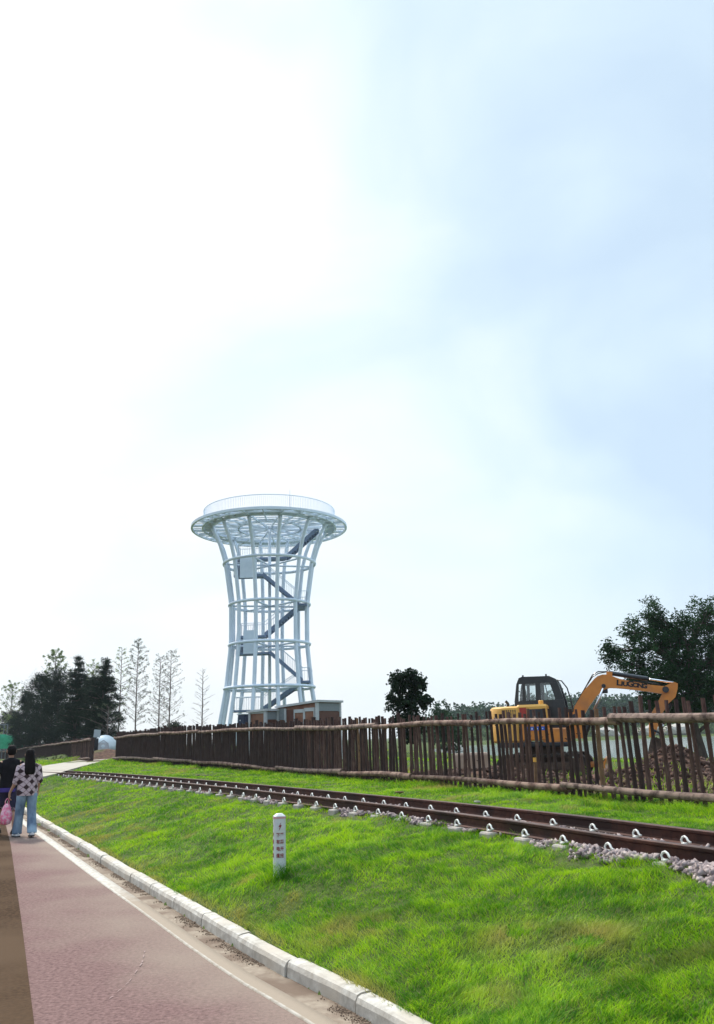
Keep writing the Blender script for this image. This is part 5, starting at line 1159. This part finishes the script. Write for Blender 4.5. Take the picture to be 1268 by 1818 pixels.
def body(H, legs, arms, female):
    s = H / 1.6; J = {}; E = []
    def P(n, x, y, z, r): J[n] = ((x * s, y * s, z * s), (r[0] * s, r[1] * s) if isinstance(r, tuple) else r * s)
    P('pel', 0, 0, .84, (.135, .10)); P('wai', 0, 0, 1.0, (.115, .085)); P('che', 0, .0, 1.18, (.14, .095)); P('shc', 0, -.005, 1.29, (.09, .07)); P('nec', 0, 0, 1.355, .050); P('nk2', 0, .012, 1.40, .048)
    P('he1', 0, .022, 1.455, (.066, .078)); P('he2', 0, .018, 1.52, (.072, .088)); P('he3', 0, .012, 1.565, (.052, .062))
    E += [('pel', 'wai'), ('wai', 'che'), ('che', 'shc'), ('shc', 'nec'), ('nec', 'nk2'), ('nk2', 'he1'), ('he1', 'he2'), ('he2', 'he3')]
    for sd_, (hip, kn, an, toe) in legs.items():
        P('hi' + sd_, *hip, .082); P('kn' + sd_, *kn, .055); mid = [(a + b) / 2 for a, b in zip(kn, an)]; P('ca' + sd_, mid[0], mid[1] - .01, mid[2] + .06, .052); P('an' + sd_, *an, .036); P('he' + sd_, an[0], an[1] - .02, an[2] - .04, .032); P('to' + sd_, *toe, (.032, .022))
        E += [('pel', 'hi' + sd_), ('hi' + sd_, 'kn' + sd_), ('kn' + sd_, 'ca' + sd_), ('ca' + sd_, 'an' + sd_), ('an' + sd_, 'he' + sd_), ('he' + sd_, 'to' + sd_)]
    for sd_, (sh, el, wr_) in arms.items():
        P('sh' + sd_, *sh, .050); P('el' + sd_, *el, .040); P('wr' + sd_, *wr_, (.028, .022)); E += [('shc', 'sh' + sd_), ('sh' + sd_, 'el' + sd_), ('el' + sd_, 'wr' + sd_)]
        sx = -1 if sd_ == 'L' else 1; hd = Vector(wr_) - Vector(el); hand(J, E, 'wr' + sd_, (hd.x * .3, hd.y * .5, -1), (0, -1, 0), (-sx, .0, 0), .45, s)
    return J, E, s
def ell(cx, cy, z, rx, ry, n=20, wob=0, sd_=0):
    return [(cx + rx * math.cos(2 * math.pi * k / n) * (1 + wob * math.sin(5 * k + sd_)), cy + ry * math.sin(2 * math.pi * k / n) * (1 + wob * math.cos(4 * k + sd_ * 2)), z) for k in range(n)]
def face(e, s, skin_):
    m = MB(); m.tube([(0, .093 * s, 1.50 * s), (0, .112 * s, 1.472 * s), (0, .098 * s, 1.462 * s)], [.006 * s, .013 * s, .009 * s], 6); m.build('nose', skin_, e, smooth=True)
    for sx in (-1, 1):
        m = MB(); m.tube([(sx * .073 * s, .012 * s, 1.515 * s), (sx * .082 * s, .0, 1.50 * s), (sx * .079 * s, .008 * s, 1.465 * s)], [.012 * s, .016 * s, .010 * s], 6, flat=.5); m.build('ear', skin_, e, smooth=True)
        m = MB(); m.lathe([(.001, -.011 * s), (.011 * s, 0), (.001, .011 * s)], (sx * .03 * s, .092 * s, 1.503 * s), n=10); m.build('eye', whs, e)
    m = MB(); m.box((0, .098 * s, 1.437 * s), (.045 * s, .01, .008 * s)); m.build('mouth', redp, e)
HD = math.atan2(.52, .85)            # both walk along the path, away from the camera
# woman
wx, wy = -6.47, 16.45
W = empty('person', (wx, wy, .0), HD, label='woman in a checked blouse and pale blue jeans walking away', cat='person')
legs = {'L': ((-.085, 0, .80), (-.10, .08, .45), (-.115, .12, .075), (-.13, .24, .035)), 'R': ((.085, 0, .80), (.10, -.02, .45), (.105, -.17, .10), (.115, -.06, .03))}
arms = {'L': ((-.17, 0, 1.28), (-.215, .0, 1.02), (-.30, .10, .80)), 'R': ((.17, 0, 1.28), (.205, -.03, 1.03), (.20, .06, .82))}
J, E_, s = body(1.6, legs, arms, True); bd = skin_body('body', J, E_, 'pel', skin_m, W); face(W, s, skin_m)
dia = bpy.data.materials.new('diamond_cloth'); dia.use_nodes = True; t, p = nodes_of(dia); N = t.nodes; L = t.links.new; p.inputs['Roughness'].default_value = .85
tcn = N.new('ShaderNodeTexCoord'); sx_ = N.new('ShaderNodeSeparateXYZ'); L(tcn.outputs['Object'], sx_.inputs[0])
hx = mth('ADD', sx_.outputs['X'], mth('MULTIPLY', sx_.outputs['Y'], .35, tree=t), tree=t)
u1 = mth('FRACT', mth('MULTIPLY_ADD', mth('ADD', hx, sx_.outputs['Z'], tree=t), 1 / .195, .1, tree=t), tree=t); u2 = mth('FRACT', mth('MULTIPLY_ADD', mth('SUBTRACT', hx, sx_.outputs['Z'], tree=t), 1 / .195, .35, tree=t), tree=t)
dk = mth('MULTIPLY', mth('LESS_THAN', u1, .5, tree=t), mth('LESS_THAN', u2, .5, tree=t), tree=t)
def near_line(u): return mth('LESS_THAN', mth('ABSOLUTE', mth('SUBTRACT', mth('FRACT', mth('MULTIPLY_ADD', u, 2, .5, tree=t), tree=t), .5, tree=t), tree=t), .07, tree=t)
ln = mth('MAXIMUM', near_line(u1), near_line(u2), tree=t)
mxa = N.new('ShaderNodeMix'); mxa.data_type = 'RGBA'; L(ln, mxa.inputs[0]); mxa.inputs[6].default_value = (.48, .37, .40, 1); mxa.inputs[7].default_value = (.20, .13, .15, 1)
mxb = N.new('ShaderNodeMix'); mxb.data_type = 'RGBA'; L(dk, mxb.inputs[0]); L(mxa.outputs[2], mxb.inputs[6]); mxb.inputs[7].default_value = (.035, .014, .018, 1); L(mxb.outputs[2], p.inputs['Base Color'])
m = MB(); m.loft([ell(0, 0, z_, rx_, ry_, 24, .012, z_ * 20) for z_, rx_, ry_ in ((.745, .185, .135), (.80, .195, .145), (.92, .185, .135), (1.05, .175, .128), (1.18, .182, .128), (1.26, .190, .118), (1.318, .160, .10), (1.348, .092, .078), (1.368, .060, .058))], cap=False)
for sd_, (sh, el, wr_) in arms.items():
    a = Vector(sh) + Vector((0, 0, -.012)); b = Vector(el); d = (b - a); m.tube([a - d * .12, a, a + d * .4, a + d * .8, b + d * .06, b + (Vector(wr_) - b) * .18], [.045, .062, .062, .062, .062, .056], 12, cap=False, jit=.02)
m.build('blouse', dia, W, smooth=True)
jm = mat('light_denim', (.18, .25, .34), (.08, .12, .19), scale=7, rough=.9, bump=.3, stretch=(1, 1, .4), big=(.26, .36, .46), bscale=3)
m = MB(); m.loft([ell(0, 0, z_, rx_, ry_, 20) for z_, rx_, ry_ in ((.74, .172, .13), (.84, .165, .125), (.95, .142, .11), (.98, .138, .105))])
for sd_, (hip, kn, an, toe) in legs.items():
    h_, k_, a_ = Vector(hip), Vector(kn), Vector(an); m.loft([ell(q.x, q.y, q.z, r1, r2, 16, .03, q.z * 30) for q, r1, r2 in ((h_ + Vector((0, 0, .03)), .098, .118), (h_.lerp(k_, .25), .098, .112), (h_.lerp(k_, .6), .088, .098), (k_, .083, .086), (k_.lerp(a_, .35), .082, .084), (k_.lerp(a_, .7), .088, .090), (a_ + Vector((0, -.005, .01)), .088, .094), (a_ + Vector((0, -.01, -.018)), .086, .094))], cap=True)
m.build('jeans', jm, W, smooth=True)
m = MB()
for z0, z1, r in ((.74, .78, .13),): pass
hr = [(1.13, .075, .022, -.115), (1.16, .095, .032, -.112), (1.24, .105, .045, -.095), (1.33, .098, .060, -.065), (1.40, .090, .078, -.035), (1.47, .088, .092, -.008), (1.53, .086, .094, .0), (1.575, .070, .078, .004), (1.602, .035, .040, .004), (1.608, .004, .004, .004)]
m.loft([ell(0, cy, z_, rx_, ry_, 20, .03, z_ * 15) for z_, rx_, ry_, cy in hr]); m.build('hair', hairm, W, smooth=True)
shm = mat('white_shoe', (.75, .76, .78), (.66, .67, .69), rough=.5); sole = mat('shoe_sole', (.05, .05, .055), (.03, .03, .03), rough=.8)
def shoe(e, an, toe, up, m1, m2, s=1.0):
    a = Vector(an); t_ = Vector(toe); d = Vector((t_.x - a.x, t_.y - a.y, 0)).normalized(); sd_ = Vector((-d.y, d.x, 0)); sh_ = bpy.data.objects.new('shoe', None); C.objects.link(sh_); sh_.parent = e
    dz = (t_.z - (a.z - .06)); rows = []; r2 = []
    for u, w1, h1 in ((-.10, .030, .05), (-.085, .044, .085), (0, .046, .085), (.07, .048, .062), (.13, .050, .048), (.17, .040, .038), (.19, .02, .028)):
        c_ = Vector((a.x, a.y, 0)) + d * u; base = (a.z - .072) * max(0, 1 - (u + .10) / .29) + .002; tilt = 0
        rows.append([tuple(c_ + sd_ * w1 * math.cos(q) + Vector((0, 0, base + .018 + h1 * max(0, math.sin(q))))) for q in [math.pi * k / 7 for k in range(8)]]); r2.append([tuple(c_ + sd_ * (w1 + .003) * x_ + Vector((0, 0, base + z_))) for x_, z_ in ((1, .022), (-1, .022), (-1, 0), (1, 0))])
    m = MB(); m.loft(rows); m.build('upper', m1, sh_, smooth=True); m = MB(); m.loft(r2); m.build('sole', m2, sh_)
for sd_ in 'LR': shoe(W, legs[sd_][2], legs[sd_][3], 0, shm, sole)
# man
mx_, my_ = -7.08, 17.05
Mn = empty('person', (mx_, my_, .0), HD, label='man in black t-shirt and dark shorts walking at the left', cat='person')
legs2 = {'L': ((-.085, 0, .80), (-.10, .10, .46), (-.11, .16, .09), (-.12, .29, .04)), 'R': ((.085, 0, .80), (.10, -.04, .45), (.11, -.20, .12), (.12, -.08, .03))}
arms2 = {'L': ((-.185, 0, 1.28), (-.225, -.02, 1.02), (-.22, .10, .80)), 'R': ((.185, 0, 1.28), (.23, -.05, 1.03), (.24, .05, .80))}
J, E_, s2 = body(1.68, legs2, arms2, False); skin_body('body', J, E_, 'pel', skin_m, Mn); face(Mn, s2, skin_m)
def sc_(v): return Vector(v) * s2
bt = mat('black_cotton', (.008, .007, .009), (.013, .012, .015), scale=10, rough=.9, bump=.3, spec=.08)
m = MB(); m.loft([ell(0, 0, z_ * s2, rx_ * s2, ry_ * s2, 24, .012, z_ * 20) for z_, rx_, ry_ in ((.80, .178, .135), (.88, .178, .132), (1.02, .172, .125), (1.17, .19, .132), (1.26, .195, .115), (1.325, .165, .10), (1.355, .095, .08), (1.375, .062, .06))], cap=False)
for sd_, (sh, el, wr_) in arms2.items():
    a = sc_(sh) + Vector((0, 0, -.012)); b = sc_(el); d = (b - a); m.tube([a - d * .12, a, a + d * .4, a + d * .75], [.045, .066, .066, .064], 12, cap=False, jit=.02)
m.build('t_shirt', bt, Mn, smooth=True)
sh_m = mat('navy_shorts', (.025, .02, .06), (.012, .012, .025), scale=4, rough=.85); prp = mat('purple_cloth', (.035, .02, .14), (.055, .035, .22), scale=6, rough=.8); plaid = mat('plaid_hem', (.30, .22, .25), (.02, .015, .02), scale=45, rough=.9, lo=.48, hi=.52)
m = MB(); m.loft([ell(0, 0, z_ * s2, rx_ * s2, ry_ * s2, 20) for z_, rx_, ry_ in ((.74, .17, .13), (.84, .165, .125), (.93, .145, .11))])
for sd_, (hip, kn, an, toe) in legs2.items():
    h_, k_ = sc_(hip), sc_(kn); m.loft([ell(q.x, q.y, q.z, r1, r2, 16) for q, r1, r2 in ((h_ + Vector((0, 0, .03)), .10, .12), (h_.lerp(k_, .4), .105, .12), (h_.lerp(k_, 1.0), .105, .115))], cap=False)
m.build('shorts', sh_m, Mn, smooth=True)
m = MB()
for sd_, (hip, kn, an, toe) in legs2.items():
    h_, k_ = sc_(hip), sc_(kn); m.loft([ell(q.x, q.y, q.z, .109, .119, 16) for q in (h_.lerp(k_, .90), h_.lerp(k_, 1.04))], cap=False)
m.build('plaid_hem', plaid, Mn, smooth=True)
m = MB(); m.loft([ell(-.01, 0, z_ * s2, rx_ * s2, ry_ * s2, 20, .02, z_ * 9) for z_, rx_, ry_ in ((.755, .182, .142), (.79, .184, .144), (.83, .178, .138))], cap=False); m.build('purple_jacket', prp, Mn, smooth=True)
m = MB(); m.loft([ell(0, cy * s2, z_ * s2, rx_ * s2, ry_ * s2, 18, .02, z_ * 15) for z_, rx_, ry_, cy in ((1.42, .050, .030, -.04), (1.45, .072, .060, -.022), (1.49, .082, .085, -.006), (1.54, .083, .092, .004), (1.58, .068, .078, .008), (1.605, .035, .042, .008), (1.61, .004, .004, .008))]); m.build('hair', hairm, Mn, smooth=True)
bsh = mat('black_shoe', (.02, .018, .018), (.03, .028, .028), rough=.5)
for sd_ in 'LR': shoe(Mn, sc_(legs2[sd_][2]), sc_(legs2[sd_][3]), 0, bsh, sole)
# pink bag in the woman's left hand
wr3 = W.matrix_basis @ Vector((-.305, .105, .80)) if False else Matrix.Rotation(HD, 4, 'Z') @ Vector((-.325, .135, .69)) + Vector((wx, wy, 0))
bg_ = empty('plastic_bag', (wr3.x, wr3.y, wr3.z - .46), HD, label='pink and white plastic bag hanging from the woman\'s left hand', cat='bag')
pk = mat('pink_plastic', (.78, .16, .30), (.80, .52, .60), scale=14, rough=.4, bump=.6, bdist=.02, lo=.45, hi=.62)
m = MB(); m.loft([ell(0, 0, z_, rx_, ry_, 18, .09, z_ * 40) for z_, rx_, ry_ in ((.0, .03, .03), (.02, .085, .07), (.10, .105, .085), (.20, .10, .075), (.29, .075, .055), (.35, .05, .035), (.38, .035, .022))]); m.build('sack', pk, bg_, smooth=True)
for sx in (-1, 1): m = MB(); m.tube([(sx * .03, 0, .37), (sx * .035, 0, .42), (sx * .012, 0, .465), (0, 0, .475)], [.012, .009, .007, .007], 6); m.build('handle', pk, bg_, smooth=True)

# ------------------------------------------------------------------ air
hz_ = MB(); hz_.box((0, 900, 58), (2600, 2060, 124)); ho = hz_.build('haze', None, kind='stuff'); tag(ho, 'thin pale blue air fading the far woods and hills', 'haze')
hmt = bpy.data.materials.new('haze'); hmt.use_nodes = True; t = hmt.node_tree; t.nodes.clear(); o_ = t.nodes.new('ShaderNodeOutputMaterial'); pv = t.nodes.new('ShaderNodeVolumePrincipled'); pv.inputs['Density'].default_value = HAZE; pv.inputs['Color'].default_value = (.86, .93, 1, 1); pv.inputs['Anisotropy'].default_value = 0; t.links.new(pv.outputs[0], o_.inputs['Volume'])
ho.data.materials.append(hmt)
